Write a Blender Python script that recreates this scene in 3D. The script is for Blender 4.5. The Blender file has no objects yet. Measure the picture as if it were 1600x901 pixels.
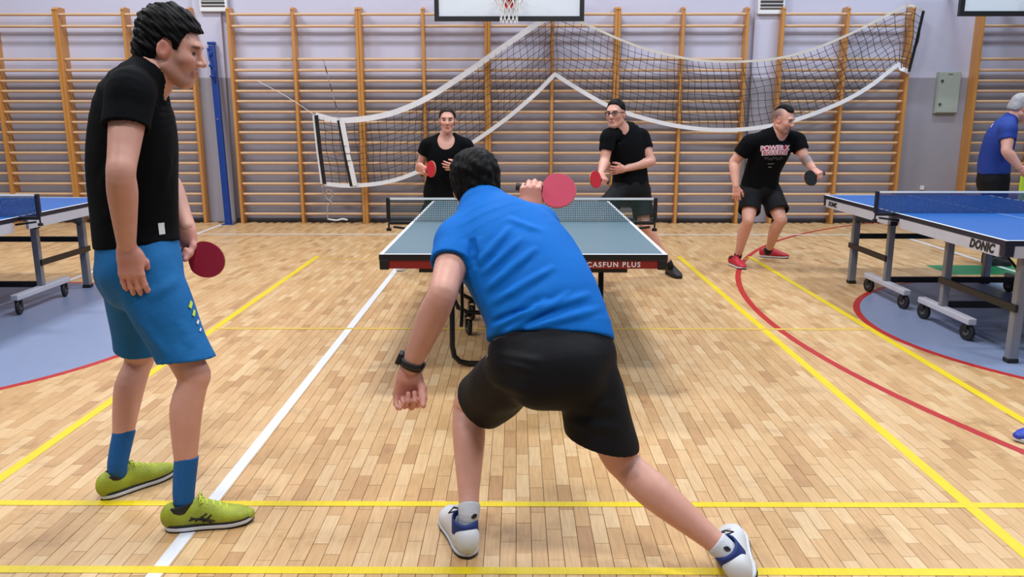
import bpy, bmesh, math, random
import numpy as np
from mathutils import Vector, Matrix
from mathutils.bvhtree import BVHTree
random.seed(7); np.random.seed(7)
SC = bpy.context.scene
COL = SC.collection

# ------------------------------------------------------------------ camera
F_PX, CAM_H, VPX, VPY = 1240.0, 1.468, 807.0, 183.0
PITCH = math.atan((450.5 - VPY) / F_PX)
YAW = math.atan((VPX - 800.0) * math.cos(PITCH) / F_PX)
cam_d = bpy.data.cameras.new('camera'); cam = bpy.data.objects.new('camera', cam_d); COL.objects.link(cam)
cam.location = (0, 0, CAM_H); cam.rotation_euler = (math.pi / 2 - PITCH, 0, YAW)
cam_d.sensor_width = 36.0; cam_d.lens = F_PX / 1600 * 36.0; cam_d.clip_end = 100
SC.camera = cam

# ------------------------------------------------------------------ world, lamps, exposure
W = bpy.data.worlds.new('world'); SC.world = W; W.use_nodes = True
bg = W.node_tree.nodes['Background']; bg.inputs[0].default_value = (0.86, 0.91, 1.0, 1); bg.inputs[1].default_value = 0.17
def ceiling_lamp(x, y, z, sx, sy, power, col=(0.95, 0.97, 1.0)):
    l = bpy.data.lights.new('ceiling_lamp', 'AREA'); l.shape = 'RECTANGLE'; l.size = sx; l.size_y = sy
    l.energy = power; l.color = col
    o = bpy.data.objects.new('ceiling_lamp', l); COL.objects.link(o); o.location = (x, y, z)
for lx in (-5.5, 0.0, 5.5):
    for ly in (0.5, 4.6, 8.6):
        ceiling_lamp(lx, ly, 6.6, 1.5, 0.6, 202, (0.95, 0.97, 1.0) if lx < 3 else (0.78, 0.89, 1.0))
vs = SC.view_settings
vs.view_transform = 'Standard'; vs.look = 'None'; vs.gamma = 1.0; vs.use_curve_mapping = False; vs.exposure = 0.0

# ------------------------------------------------------------------ pixel -> world measuring
_c, _s = math.cos(PITCH), math.sin(PITCH)
FW = np.array([-math.sin(YAW) * _c, math.cos(YAW) * _c, -_s])
RT = np.array([math.cos(YAW), math.sin(YAW), 0.0]); UP = np.cross(RT, FW)
CAMP = np.array([0, 0, CAM_H])
def _ray(x, y): return FW + RT * (x - 800.0) / F_PX - UP * (y - 450.5) / F_PX
def P(x, y, Y): r = _ray(x, y); return CAMP + r * (Y / r[1])
def PZ(x, y, Z=0.0): r = _ray(x, y); return CAMP + r * ((Z - CAM_H) / r[2])
def nrm(v): v = np.asarray(v, float); return v / (np.linalg.norm(v) + 1e-12)
V3 = lambda *a: np.array(a, float)

# ------------------------------------------------------------------ materials
def lin(c): return tuple(((x / 255) / 12.92 if x / 255 <= 0.04045 else ((x / 255 + 0.055) / 1.055) ** 2.4) for x in c) + (1.0,)
MATS = {}
def mat(name, rgb, rough=0.6, metal=0.0, rgb2=None, nscale=8.0, bump=0.0, bscale=60.0, spec=0.5, stretch=(1, 1, 1), coat=0.0, sheen=0.0, tint=False, detail=3.0, sss=0.0):
    if name in MATS: return MATS[name]
    m = bpy.data.materials.new(name); m.use_nodes = True; MATS[name] = m
    nt = m.node_tree; b = nt.nodes['Principled BSDF']
    b.inputs['Roughness'].default_value = rough; b.inputs['Metallic'].default_value = metal
    b.inputs['Specular IOR Level'].default_value = spec; b.inputs['Coat Weight'].default_value = coat
    b.inputs['Sheen Weight'].default_value = sheen
    if sss:
        b.inputs['Subsurface Weight'].default_value = sss; b.inputs['Subsurface Radius'].default_value = (0.012, 0.005, 0.003); b.inputs['Subsurface Scale'].default_value = 1.0
    tc = nt.nodes.new('ShaderNodeTexCoord'); mp = nt.nodes.new('ShaderNodeMapping'); mp.inputs['Scale'].default_value = stretch
    nt.links.new(tc.outputs['Object'], mp.inputs['Vector'])
    c1 = lin(rgb); c2 = lin(rgb2) if rgb2 else tuple(min(1, x * 0.86) for x in c1[:3]) + (1,)
    n = nt.nodes.new('ShaderNodeTexNoise'); n.inputs['Scale'].default_value = nscale; n.inputs['Detail'].default_value = detail
    nt.links.new(mp.outputs['Vector'], n.inputs['Vector'])
    mx = nt.nodes.new('ShaderNodeMix'); mx.data_type = 'RGBA'
    mx.inputs[6].default_value = c1; mx.inputs[7].default_value = c2
    nt.links.new(n.outputs['Fac'], mx.inputs[0]); out = mx.outputs[2]
    if tint:
        at = nt.nodes.new('ShaderNodeAttribute'); at.attribute_name = 'tint'
        m2 = nt.nodes.new('ShaderNodeMix'); m2.data_type = 'RGBA'
        nt.links.new(at.outputs['Alpha'], m2.inputs[0]); nt.links.new(out, m2.inputs[6]); nt.links.new(at.outputs['Color'], m2.inputs[7])
        out = m2.outputs[2]
    nt.links.new(out, b.inputs['Base Color'])
    if bump:
        nb = nt.nodes.new('ShaderNodeTexNoise'); nb.inputs['Scale'].default_value = bscale; nb.inputs['Detail'].default_value = 4
        nt.links.new(mp.outputs['Vector'], nb.inputs['Vector'])
        bp = nt.nodes.new('ShaderNodeBump'); bp.inputs['Strength'].default_value = bump; bp.inputs['Distance'].default_value = 0.01
        nt.links.new(nb.outputs['Fac'], bp.inputs['Height']); nt.links.new(bp.outputs['Normal'], b.inputs['Normal'])
    return m

# ------------------------------------------------------------------ objects
ORG = {}
def tag(o, label=None, cat=None, group=None, kind=None):
    if label: o['label'] = label
    if cat: o['category'] = cat
    if group: o['group'] = group
    if kind: o['kind'] = kind
    return o
def link(o, parent):
    COL.objects.link(o)
    if parent is not None: o.parent = parent
    return o
def thing(name, loc, label, cat, group=None):
    o = bpy.data.objects.new(name, None); COL.objects.link(o); o.location = tuple(loc)
    o.empty_display_size = 0.1
    ORG[o.name] = np.array(loc, float)
    return tag(o, label, cat, group)
def origin_of(o): return ORG.get(o.name, np.zeros(3)) if o is not None else np.zeros(3)
def mesh_obj(name, me, m, parent=None, org=None):
    o = bpy.data.objects.new(name, me); link(o, parent)
    if m is not None: me.materials.append(m)
    ORG[o.name] = origin_of(parent) if org is None else org
    return o

class MB:
    """collects world-space geometry, built as ONE mesh object"""
    def __init__(self): self.v = []; self.f = []
    def add(self, vs, fs):
        n = len(self.v); self.v += [tuple(map(float, x)) for x in vs]; self.f += [tuple(i + n for i in f) for f in fs]; return self
    def box(self, c, s, R=None):
        c = np.asarray(c, float); s = np.asarray(s, float) / 2
        pts = [V3(a, b, d) * s for a in (-1, 1) for b in (-1, 1) for d in (-1, 1)]
        if R is not None: pts = [R @ p for p in pts]
        return self.add([c + p for p in pts], [(0, 1, 3, 2), (4, 6, 7, 5), (0, 4, 5, 1), (2, 3, 7, 6), (0, 2, 6, 4), (1, 5, 7, 3)])
    def span(self, a, b):
        a = np.minimum(a, b), np.maximum(a, b); return self.box((a[0] + a[1]) / 2, a[1] - a[0])
    def bar(self, p, q, w, h, up=(0, 0, 1)):
        p = np.asarray(p, float); q = np.asarray(q, float); d = q - p; L = np.linalg.norm(d); d = d / L
        x = nrm(np.cross(d, up)); z = np.cross(x, d)
        return self.box((p + q) / 2, (w, L, h), np.stack([x, d, z], 1))
    def tube(self, pts, r, n=8, closed=False):
        pts = [np.asarray(p, float) for p in pts]; m = len(pts); rr = r if hasattr(r, '__len__') else [r] * m
        vs = []; prev = None
        for i, p in enumerate(pts):
            if closed: t = nrm(pts[(i + 1) % m] - pts[i - 1])
            else: t = nrm(pts[min(i + 1, m - 1)] - pts[max(i - 1, 0)])
            if prev is None:
                a = V3(0, 0, 1) if abs(t[2]) < 0.9 else V3(1, 0, 0); u = nrm(np.cross(t, a))
            else: u = nrm(prev - t * (prev @ t))
            prev = u; w = np.cross(t, u)
            for k in range(n):
                a = 2 * math.pi * (k + 0.5) / n; vs.append(p + rr[i] * (math.cos(a) * u + math.sin(a) * w))
        fs = []
        for i in range(m if closed else m - 1):
            j = (i + 1) % m
            for k in range(n): fs.append((i * n + k, i * n + (k + 1) % n, j * n + (k + 1) % n, j * n + k))
        if not closed: fs += [tuple(reversed(range(n))), tuple((m - 1) * n + k for k in range(n))]
        return self.add(vs, fs)
    def cyl(self, p, q, r, n=16): return self.tube([p, q], r, n)
    def prism(self, poly, off):
        """poly: list of 3D points (planar), extruded by vector off"""
        n = len(poly); off = np.asarray(off, float)
        vs = [np.asarray(p, float) for p in poly] + [np.asarray(p, float) + off for p in poly]
        fs = [tuple(reversed(range(n))), tuple(range(n, 2 * n))] + [(i, (i + 1) % n, (i + 1) % n + n, i + n) for i in range(n)]
        return self.add(vs, fs)
    def lathe(self, c, axis, prof, n=20, uax=None):
        """prof: (radius, height) pairs along axis"""
        axis = nrm(axis); a = V3(1, 0, 0) if abs(axis[0]) < 0.9 else V3(0, 1, 0); u = nrm(np.cross(axis, a)); w = np.cross(axis, u); c = np.asarray(c, float)
        vs = []; m = len(prof)
        for r, h in prof:
            for k in range(n):
                t = 2 * math.pi * k / n; vs.append(c + axis * h + r * (math.cos(t) * u + math.sin(t) * w))
        fs = [(i * n + k, i * n + (k + 1) % n, (i + 1) * n + (k + 1) % n, (i + 1) * n + k) for i in range(m - 1) for k in range(n)]
        fs += [tuple(reversed(range(n))), tuple((m - 1) * n + k for k in range(n))]
        return self.add(vs, fs)
    def build(self, name, m, parent=None, smooth=False, bevel=0.0):
        org = origin_of(parent)
        me = bpy.data.meshes.new(name); me.from_pydata([tuple(np.array(p) - org) for p in self.v], [], self.f); me.update()
        bm = bmesh.new(); bm.from_mesh(me); bmesh.ops.recalc_face_normals(bm, faces=bm.faces); bm.to_mesh(me); bm.free()
        o = mesh_obj(name, me, m, parent)
        if smooth:
            for p in me.polygons: p.use_smooth = len(p.vertices) <= 4
        if bevel:
            b = o.modifiers.new('bevel', 'BEVEL'); b.width = bevel; b.segments = 2; b.limit_method = 'ANGLE'
        return o
def text_mesh(s, size, shear=0.0, bold=0.0, extrude=0.0, spacing=1.0):
    cu = bpy.data.curves.new('lettering', 'FONT'); cu.body = s; cu.size = size; cu.shear = shear; cu.offset = bold; cu.extrude = extrude
    cu.align_x = 'CENTER'; cu.align_y = 'CENTER'; cu.resolution_u = 3; cu.space_character = spacing
    o = bpy.data.objects.new('tmp', cu); COL.objects.link(o)
    dg = bpy.context.evaluated_depsgraph_get(); me = bpy.data.meshes.new_from_object(o.evaluated_get(dg))
    bpy.data.objects.remove(o); return me
def text_obj(name, s, size, c, right, up, m, parent, **k):
    me = text_mesh(s, size, **k); org = origin_of(parent)
    right = nrm(right); up = nrm(up); nn = np.cross(right, up)
    for v in me.vertices:
        q = np.asarray(c, float) + right * v.co.x + up * v.co.y + nn * v.co.z - org; v.co = tuple(q)
    me.materials.clear(); me.update(); return mesh_obj(name, me, m, parent)

# ================================================================== SETTING
WALL_Y = 11.36
def wood_floor_mat():
    m = bpy.data.materials.new('maple_parquet'); m.use_nodes = True; nt = m.node_tree; b = nt.nodes['Principled BSDF']
    N = nt.nodes.new; Lk = nt.links.new
    geo = N('ShaderNodeNewGeometry'); oi = N('ShaderNodeObjectInfo')
    ad = N('ShaderNodeMath'); ad.operation = 'ADD'; fr = N('ShaderNodeMath'); fr.operation = 'FRACT'
    Lk(geo.outputs['Random Per Island'], ad.inputs[0]); Lk(oi.outputs['Random'], ad.inputs[1]); Lk(ad.outputs[0], fr.inputs[0])
    cr = N('ShaderNodeValToRGB'); e = cr.color_ramp.elements
    e[0].position = 0.0; e[0].color = lin((180, 138, 94)); e[1].position = 1.0; e[1].color = lin((214, 182, 138))
    for p, c in ((0.12, (194, 154, 106)), (0.5, (204, 165, 117)), (0.8, (208, 172, 126))):
        x = e.new(p); x.color = lin(c)
    Lk(fr.outputs[0], cr.inputs[0])
    mp = N('ShaderNodeMapping'); mp.inputs['Scale'].default_value = (60, 5, 1); Lk(geo.outputs['Position'], mp.inputs[0])
    n = N('ShaderNodeTexNoise'); n.inputs['Scale'].default_value = 1.6; n.inputs['Detail'].default_value = 5; Lk(mp.outputs[0], n.inputs[0])
    mx = N('ShaderNodeMix'); mx.data_type = 'RGBA'; mx.blend_type = 'MULTIPLY'; mx.inputs[0].default_value = 0.55
    g = N('ShaderNodeValToRGB'); g.color_ramp.elements[0].position = 0.3; g.color_ramp.elements[0].color = (0.72, 0.66, 0.6, 1); g.color_ramp.elements[1].position = 0.62; g.color_ramp.elements[1].color = (1, 1, 1, 1)
    Lk(n.outputs['Fac'], g.inputs[0]); Lk(cr.outputs[0], mx.inputs[6]); Lk(g.outputs[0], mx.inputs[7])
    # worn, stained patches
    n2 = N('ShaderNodeTexNoise'); n2.inputs['Scale'].default_value = 3.2; n2.inputs['Detail'].default_value = 6; n2.inputs['Roughness'].default_value = 0.7; Lk(geo.outputs['Position'], n2.inputs[0])
    g2 = N('ShaderNodeValToRGB'); g2.color_ramp.elements[0].position = 0.30; g2.color_ramp.elements[0].color = (0.45, 0.36, 0.27, 1); g2.color_ramp.elements[1].position = 0.44; g2.color_ramp.elements[1].color = (1, 1, 1, 1)
    Lk(n2.outputs['Fac'], g2.inputs[0])
    m3 = N('ShaderNodeMix'); m3.data_type = 'RGBA'; m3.blend_type = 'MULTIPLY'; m3.inputs[0].default_value = 0.5
    Lk(mx.outputs[2], m3.inputs[6]); Lk(g2.outputs[0], m3.inputs[7]); Lk(m3.outputs[2], b.inputs['Base Color'])
    rr = N('ShaderNodeMapRange'); rr.inputs['To Min'].default_value = 0.24; rr.inputs['To Max'].default_value = 0.46; Lk(n2.outputs['Fac'], rr.inputs[0]); Lk(rr.outputs[0], b.inputs['Roughness'])
    bp = N('ShaderNodeBump'); bp.inputs['Strength'].default_value = 0.08; bp.inputs['Distance'].default_value = 0.004; Lk(n.outputs['Fac'], bp.inputs['Height']); Lk(bp.outputs[0], b.inputs['Normal'])
    return m
M_FLOOR = wood_floor_mat()
M_SUB = mat('dark_joint', (92, 66, 40), 0.9)
fl = MB().span(V3(-9.5, 0.3, -0.2), V3(9.5, WALL_Y, -0.004)).build('floor', M_SUB); tag(fl, kind='structure')

# strip parquet: every block has its own edges and a recessed joint
BW, BL, GAP = 0.0550, 0.205, 0.0018
def block_geo(lx, ly):
    a, b, c = lx / 2, ly / 2, 0.0012
    v = [(-a, -b, -.006), (a, -b, -.006), (a, b, -.006), (-a, b, -.006), (-a, -b, -c * .7), (a, -b, -c * .7), (a, b, -c * .7), (-a, b, -c * .7),
         (-a + c, -b + c, 0), (a - c, -b + c, 0), (a - c, b - c, 0), (-a + c, b - c, 0)]
    f = [(8, 9, 10, 11)] + [(i, (i + 1) % 4, 4 + (i + 1) % 4, 4 + i) for i in range(4)] + [(4 + i, 4 + (i + 1) % 4, 8 + (i + 1) % 4, 8 + i) for i in range(4)]
    return v, f
bv, bf = block_geo(BW - GAP, BL - GAP)
block_me = bpy.data.meshes.new('parquet_block'); block_me.from_pydata(bv, [], bf); block_me.materials.append(M_FLOOR)
def projpx(p):
    d = np.asarray(p) - CAMP; z = d @ FW; return 800 + F_PX * (d @ RT) / z, 450.5 - F_PX * (d @ UP) / z
spots = []
for i in range(int(-8.6 / BW), int(8.6 / BW)):
    x = (i + 0.5) * BW; off = (0.5 * (i % 2) + random.uniform(-.14, .14)) * BL
    for j in range(int(1.2 / BL), int(WALL_Y / BL)):
        y = j * BL + off + BL / 2
        if abs(x) < 1.0 + y * 0.72 and y < WALL_Y - BL / 2: spots.append((x, y, random.uniform(-.0004, .0004)))
cand = sorted([s for s in spots if s[1] < 3.4], key=lambda s: s[1])
near = []
for s in cand:
    px, py = projpx((s[0], s[1], 0))
    if 0 < px < 1600 and py < 899 and len(near) < 300: near.append(s)
nearset = set(near)
for s in near:
    o = bpy.data.objects.new('parquet_block', block_me); link(o, fl); o.location = s
vv = []; ff = []
for s in spots:
    if s in nearset: continue
    n = len(vv); vv += [(a + s[0], b + s[1], c + s[2]) for a, b, c in bv]; ff += [tuple(k + n for k in f) for f in bf]
me = bpy.data.meshes.new('parquet_blocks'); me.from_pydata(vv, [], ff); o = mesh_obj('parquet_blocks', me, M_FLOOR, fl); o['kind'] = 'stuff'

# painted court lines (parts of the floor)
def paint_mat(name, c, c2, rough=0.4):
    return mat(name, c, rough, rgb2=c2, nscale=5.0, stretch=(14, 1.5, 1), bump=0.05, bscale=30)
M_YEL = paint_mat('yellow_line_paint', (228, 204, 18), (206, 176, 14)); M_WHT = paint_mat('white_line_paint', (226, 228, 234), (204, 206, 212))
M_RED = paint_mat('red_line_paint', (182, 36, 34), (160, 30, 30)); M_BLU = paint_mat('grey_blue_key_paint', (134, 146, 176), (116, 128, 158), 0.34); M_GRN = paint_mat('green_floor_paint', (28, 128, 84), (22, 112, 74))
M_YEL2 = paint_mat('worn_yellow_paint', (214, 182, 62), (202, 162, 80)); ZL = [0.0006]
def line(a, b, w, m, nm, lab):
    a = np.array(a, float); b = np.array(b, float); d = nrm(b - a); p = V3(-d[1], d[0]) * w / 2; z = ZL[0]
    ZL[0] += 0.00006
    q = [(*(a + p), z), (*(a - p), z), (*(b - p), z), (*(b + p), z)]
    o = MB().add(q, [(0, 1, 2, 3)]).build(nm, m, fl); o['label'] = lab
def arc(c, r, w, a0, a1, m, nm, lab, n=72):
    z = ZL[0]; ZL[0] += 0.00006; v = []
    for i in range(n + 1):
        t = math.radians(a0 + (a1 - a0) * i / n)
        for rr in (r - w / 2, r + w / 2): v.append((c[0] + rr * math.cos(t), c[1] + rr * math.sin(t), z))
    o = MB().add(v, [(2 * i, 2 * i + 1, 2 * i + 3, 2 * i + 2) for i in range(n)]).build(nm, m, fl); o['label'] = lab
def area(pts, m, nm, lab):
    z = ZL[0]; ZL[0] += 0.00006
    o = MB().add([(x, y, z) for x, y in pts], [tuple(range(len(pts)))]).build(nm, m, fl); o['label'] = lab
RC = (4.35, 5.45); LC = (-4.17, 5.30); RR = 1.79; RL = 1.74
area([(RC[0] + RR * math.cos(t), RC[1] + RR * math.sin(t)) for t in np.linspace(math.pi / 2, 3 * math.pi / 2, 60)] + [(8.2, RC[1] - RR), (8.2, RC[1] + RR)], M_BLU, 'painted_key', 'grey blue painted key under the right table')
area([(LC[0] + RL * math.cos(t), LC[1] + RL * math.sin(t)) for t in np.linspace(-math.pi / 2, math.pi / 2, 60)] + [(-8.2, LC[1] + RL), (-8.2, LC[1] - RL)], M_BLU, 'painted_key', 'grey blue painted key under the left table')
area([(4.15, 7.45), (6.6, 7.45), (6.6, 7.95), (4.15, 7.95)], M_GRN, 'green_patch', 'green painted strip behind the right table')
arc(RC, RR, 0.05, 90, 270, M_RED, 'red_arc', 'red outline of the right key'); arc(LC, RL, 0.05, -90, 90, M_RED, 'red_arc', 'red outline of the left key')
arc((8.388, 5.632), 6.528, 0.05, 118, 258, M_RED, 'red_arc', 'long red arc sweeping past the right table')
for x, y0, y1, m, nm, lab in ((-2.145, 0.8, 8.45, M_YEL, 'yellow_line', 'yellow line on the left'), (1.752, 0.8, 8.45, M_YEL, 'yellow_line', 'yellow line running up the right'), (2.512, 0.8, 8.45, M_YEL, 'yellow_line', 'outer right yellow line'),
                              (-1.187, 0.8, 10.1, M_WHT, 'white_line', 'white line under the left man'), (-4.12, 3.0, 11.2, M_WHT, 'white_line', 'white side line by the blue pole'), (4.86, 3.0, 10.1, M_WHT, 'white_line', 'white side line beyond the right table')):
    line((x, y0), (x, y1), 0.05, m, nm, lab)
for y, x0, x1, m, w, nm, lab in ((2.372, -4, 4, M_YEL, .042, 'yellow_line', 'nearest yellow cross line'), (2.835, -5, 5, M_YEL, .04, 'yellow_line', 'second yellow cross line'), (5.445, -2.145, 2.512, M_YEL2, .04, 'yellow_line', 'yellow cross line under the green table'),
                               (8.30, -2.145, 2.512, M_YEL2, .03, 'yellow_line', 'far yellow cross line'), (10.08, -4.12, 8, M_WHT, .05, 'white_line', 'white end line in front of the wall')):
    line((x0, y), (x1, y), w, m, nm, lab)

# back wall, two paints meeting at shoulder height
def wall_mat():
    m = mat('wall_paint', (196, 194, 214), 0.75, rgb2=(188, 187, 208), nscale=1.3, bump=0.12, bscale=40)
    nt = m.node_tree; b = nt.nodes['Principled BSDF']; up = b.inputs['Base Color'].links[0].from_socket
    g = nt.nodes.new('ShaderNodeNewGeometry'); sx = nt.nodes.new('ShaderNodeSeparateXYZ'); nt.links.new(g.outputs['Position'], sx.inputs[0])
    gt = nt.nodes.new('ShaderNodeMath'); gt.operation = 'GREATER_THAN'; gt.inputs[1].default_value = 2.0; nt.links.new(sx.outputs['Z'], gt.inputs[0])
    n = nt.nodes.new('ShaderNodeTexNoise'); n.inputs['Scale'].default_value = 2.0; nt.links.new(g.outputs['Position'], n.inputs[0])
    lo = nt.nodes.new('ShaderNodeMix'); lo.data_type = 'RGBA'; lo.inputs[6].default_value = lin((154, 151, 162)); lo.inputs[7].default_value = lin((142, 139, 152)); nt.links.new(n.outputs['Fac'], lo.inputs[0])
    mx = nt.nodes.new('ShaderNodeMix'); mx.data_type = 'RGBA'; nt.links.new(gt.outputs[0], mx.inputs[0]); nt.links.new(lo.outputs[2], mx.inputs[6]); nt.links.new(up, mx.inputs[7])
    nt.links.new(mx.outputs[2], b.inputs['Base Color']); return m
M_WALL = wall_mat()
tag(MB().span(V3(-10, WALL_Y, -0.2), V3(10, WALL_Y + 0.25, 7.0)).build('wall_back', M_WALL), kind='structure')
YB = WALL_Y - 0.14      # plane of the wall bars
def pilaster(n, px0, px1, d):
    x0 = P(px0, 120, WALL_Y - d)[0]; x1 = P(px1, 120, WALL_Y - d)[0]
    tag(MB().span(V3(x0, WALL_Y - d, 0), V3(x1, WALL_Y, 7.0)).build('trim_%d' % n, M_WALL, bevel=0.006), kind='structure'); return (x0 + x1) / 2
XP1 = pilaster(1, 309, 352, 0.05); XP2 = pilaster(2, 1174, 1212, 0.05)
M_SKIRT = mat('dark_skirting', (78, 72, 74), 0.7)
tag(MB().span(V3(-10, WALL_Y - .018, 0), V3(10, WALL_Y, .05)).build('baseboard_back', M_SKIRT), kind='structure')

# ------------------------------------------------------------------ wall bars
M_PINE = mat('varnished_pine', (200, 142, 72), 0.42, rgb2=(176, 118, 54), nscale=3.0, stretch=(8, 8, .6), coat=0.2)
M_RUNG = mat('pale_beech_rung', (214, 180, 146), 0.55, rgb2=(192, 154, 118), nscale=3.0, stretch=(.6, 8, 8), spec=.3)
rung_rows = [23, 41, 92.7, 110, 126.7, 142.5, 158.5, 175, 191, 207, 223, 239, 255, 271, 287, 303, 318.5, 334]
rung_z = [P(460, r, YB)[2] for r in rung_rows]; TOPZ = P(460, 11, YB)[2]
def rung_mesh(L):
    mb = MB(); n = 10; prof = [(0.0145, -L / 2), (0.019, -L / 2 + .03), (0.019, L / 2 - .03), (0.0145, L / 2)]; mb.lathe((0, 0, 0), (1, 0, 0), prof, n)
    me = bpy.data.meshes.new('rung'); me.from_pydata(mb.v, [], mb.f); me.materials.append(M_RUNG)
    for p in me.polygons: p.use_smooth = len(p.vertices) == 4
    return me
_rm = {}
def wall_bars(x0, x1, label, xm=None):
    t = thing('wall_bars', (x0, YB, 0), label, 'wall bars', 'wooden wall bars along the back wall')
    xm = (x0 + x1) / 2 if xm is None else xm
    for x in (x0, xm, x1):
        u = MB(); d0, d1 = WALL_Y - YB - .002, .05
        prof = [(YB + d0, 0), (YB - d1, 0), (YB - d1, TOPZ - .06), (YB - d1 - .012, TOPZ - .03), (YB - .0, TOPZ), (YB + d0, TOPZ)]
        u.prism([V3(x - .019, y, z) for y, z in prof], (.038, 0, 0)); u.build('upright', M_PINE, t, bevel=0.004)
    for a, b in ((x0, xm), (xm, x1)):
        L = round(b - a - 0.038 + 0.006, 3)
        if L not in _rm: _rm[L] = rung_mesh(L)
        for i, z in enumerate(rung_z):
            o = bpy.data.objects.new('rung', _rm[L]); link(o, t); o.location = ((a + b) / 2 - x0, -.03 if i == 0 else 0.0, z)
    return t
def bx(px): return P(px, 120, YB - .03)[0]
H2 = 0.0205
units = [(bx(-105), bx(98) - H2, 'wooden wall bars cut by the left edge of the picture'), (bx(98) + H2, bx(303), 'wooden wall bars behind the tall man in black shirt, left of the blue pole'),
         (bx(363), bx(563) - H2, 'wooden wall bars just right of the blue pole'), (bx(563) + H2, bx(762) - H2, 'wooden wall bars behind the woman holding a red bat'),
         (bx(762) + H2, bx(963) - H2, 'wooden wall bars right below the central basketball backboard'), (bx(963) + H2, bx(1163), 'wooden wall bars behind the man wearing glasses'),
         (bx(1218), bx(1417), 'wooden wall bars under the right end of the volleyball net'), (bx(1526), bx(1730), 'wooden wall bars beside the metal cabinet at the right edge')]
for u in units: wall_bars(*u)

# ------------------------------------------------------------------ blue post leaning by the pilaster
M_POLE = mat('dark_blue_paint', (20, 60, 140), 0.35, rgb2=(14, 46, 118), nscale=6)
a = P(357, 346, WALL_Y - .32); a[2] = 0.0; b = P(331, 70, WALL_Y - .12)
t = thing('volleyball_post', a, 'dark blue metal post leaning upright against the pilaster', 'post')
MB().bar(a, b, .085, .07, (0, 1, 0)).build('post_tube', M_POLE, t, bevel=.012)
d = nrm(b - a)
MB().box(b + d * .02, (.10, .085, .04)).build('cap', M_POLE, t, bevel=.008)
for k, (s, hh) in enumerate(((.12, .05), (.28, .035), (.42, .03))):
    c = b - d * s; MB().box(c + V3(-.02, -.045, 0), (.06, .03, hh)).build('cleat', M_POLE, t, bevel=.006)
MB().tube([b - d * .05 + V3(-.045, -.05, 0), b - d * .2 + V3(-.03, -.06, 0), b - d * .35 + V3(.03, -.055, 0), b - d * .5 + V3(0.01, -.05, 0)], .012, 6).build('tension_strap', M_POLE, t, True)
MB().cyl(a + d * 1.45 + V3(0, -.05, 0), a + d * 1.45 + V3(0, -.03, 0), .012, 10).build('bolt', mat('bright_steel', (200, 200, 205), .3, .9), t)
MB().box(a + V3(0, 0, .006), (.16, .14, .012)).build('foot_plate', M_POLE, t, bevel=.003)

# ------------------------------------------------------------------ white ventilation grilles above the pilasters
M_WHITE = mat('white_enamel', (226, 228, 232), 0.45)
M_DARK = mat('dark_slot', (60, 62, 70), 0.7)
def grille(px0, px1, py, lab):
    Y = WALL_Y - .10; a = P(px0, py, Y); b = P(px1, py, Y); h = .42; x0, x1 = a[0], b[0]; z0 = a[2]
    t = thing('ventilation_unit', ((x0 + x1) / 2, Y, z0), lab, 'ventilation unit', 'white ventilation units on the pilasters')
    MB().span(V3(x0, Y, z0), V3(x1, WALL_Y - .051, z0 + h)).build('housing', M_WHITE, t, bevel=.008)
    MB().span(V3(x0 + .03, Y - .003, z0 + .06), V3(x1 - .03, Y + .01, z0 + h - .04)).build('opening', M_DARK, t)
    for k in range(7):
        z = z0 + .08 + k * .046; c = V3((x0 + x1) / 2, Y - .008, z); th = math.radians(-32)
        R = np.array([[1, 0, 0], [0, math.cos(th), -math.sin(th)], [0, math.sin(th), math.cos(th)]]); MB().box(c, (x1 - x0 - .05, .03, .006), R).build('slat', M_WHITE, t)
grille(312, 355, 18, 'white ventilation unit at the top of the wall above the blue pole'); grille(1184, 1226, 22, 'white ventilation unit at the top of the wall above the volleyball net')

# ------------------------------------------------------------------ metal cabinet
M_CAB = mat('grey_green_enamel', (160, 168, 160), 0.5, rgb2=(148, 156, 148), nscale=3)
Y = WALL_Y - .06; a = P(1460, 177, Y); b = P(1503, 112, Y)
t = thing('electric_cabinet', (a[0], Y, a[2]), 'grey green metal electric cabinet on the wall right of the net', 'cabinet')
MB().span(V3(a[0], Y, a[2]), V3(b[0], WALL_Y - .001, b[2])).build('body', M_CAB, t, bevel=.006)
dr = MB().span(V3(a[0] + .012, Y - .016, a[2] + .012), V3(b[0] - .012, Y - .001, b[2] - .012)).build('door', M_CAB, t, bevel=.004)
for f in (.22, .78):
    z = a[2] + (b[2] - a[2]) * f; MB().cyl(V3(a[0] + .05, Y - .03, z), V3(a[0] + .05, Y - .014, z), .018, 12).build('lock', M_DARK, dr)
MB().box(V3((a[0] + b[0]) / 2, Y - .018, b[2] - .035), (.06, .004, .012)).build('name_plate', mat('plate_grey', (90, 96, 92), .5), dr)
MB().box(P(1440, 293, WALL_Y) + V3(0, -.012, 0), (.06, .024, .06)).build('wall_socket', M_WHITE, bevel=.006)
tag(bpy.data.objects['wall_socket'], 'small white wall socket low on the wall above the right table', 'socket')

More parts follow.
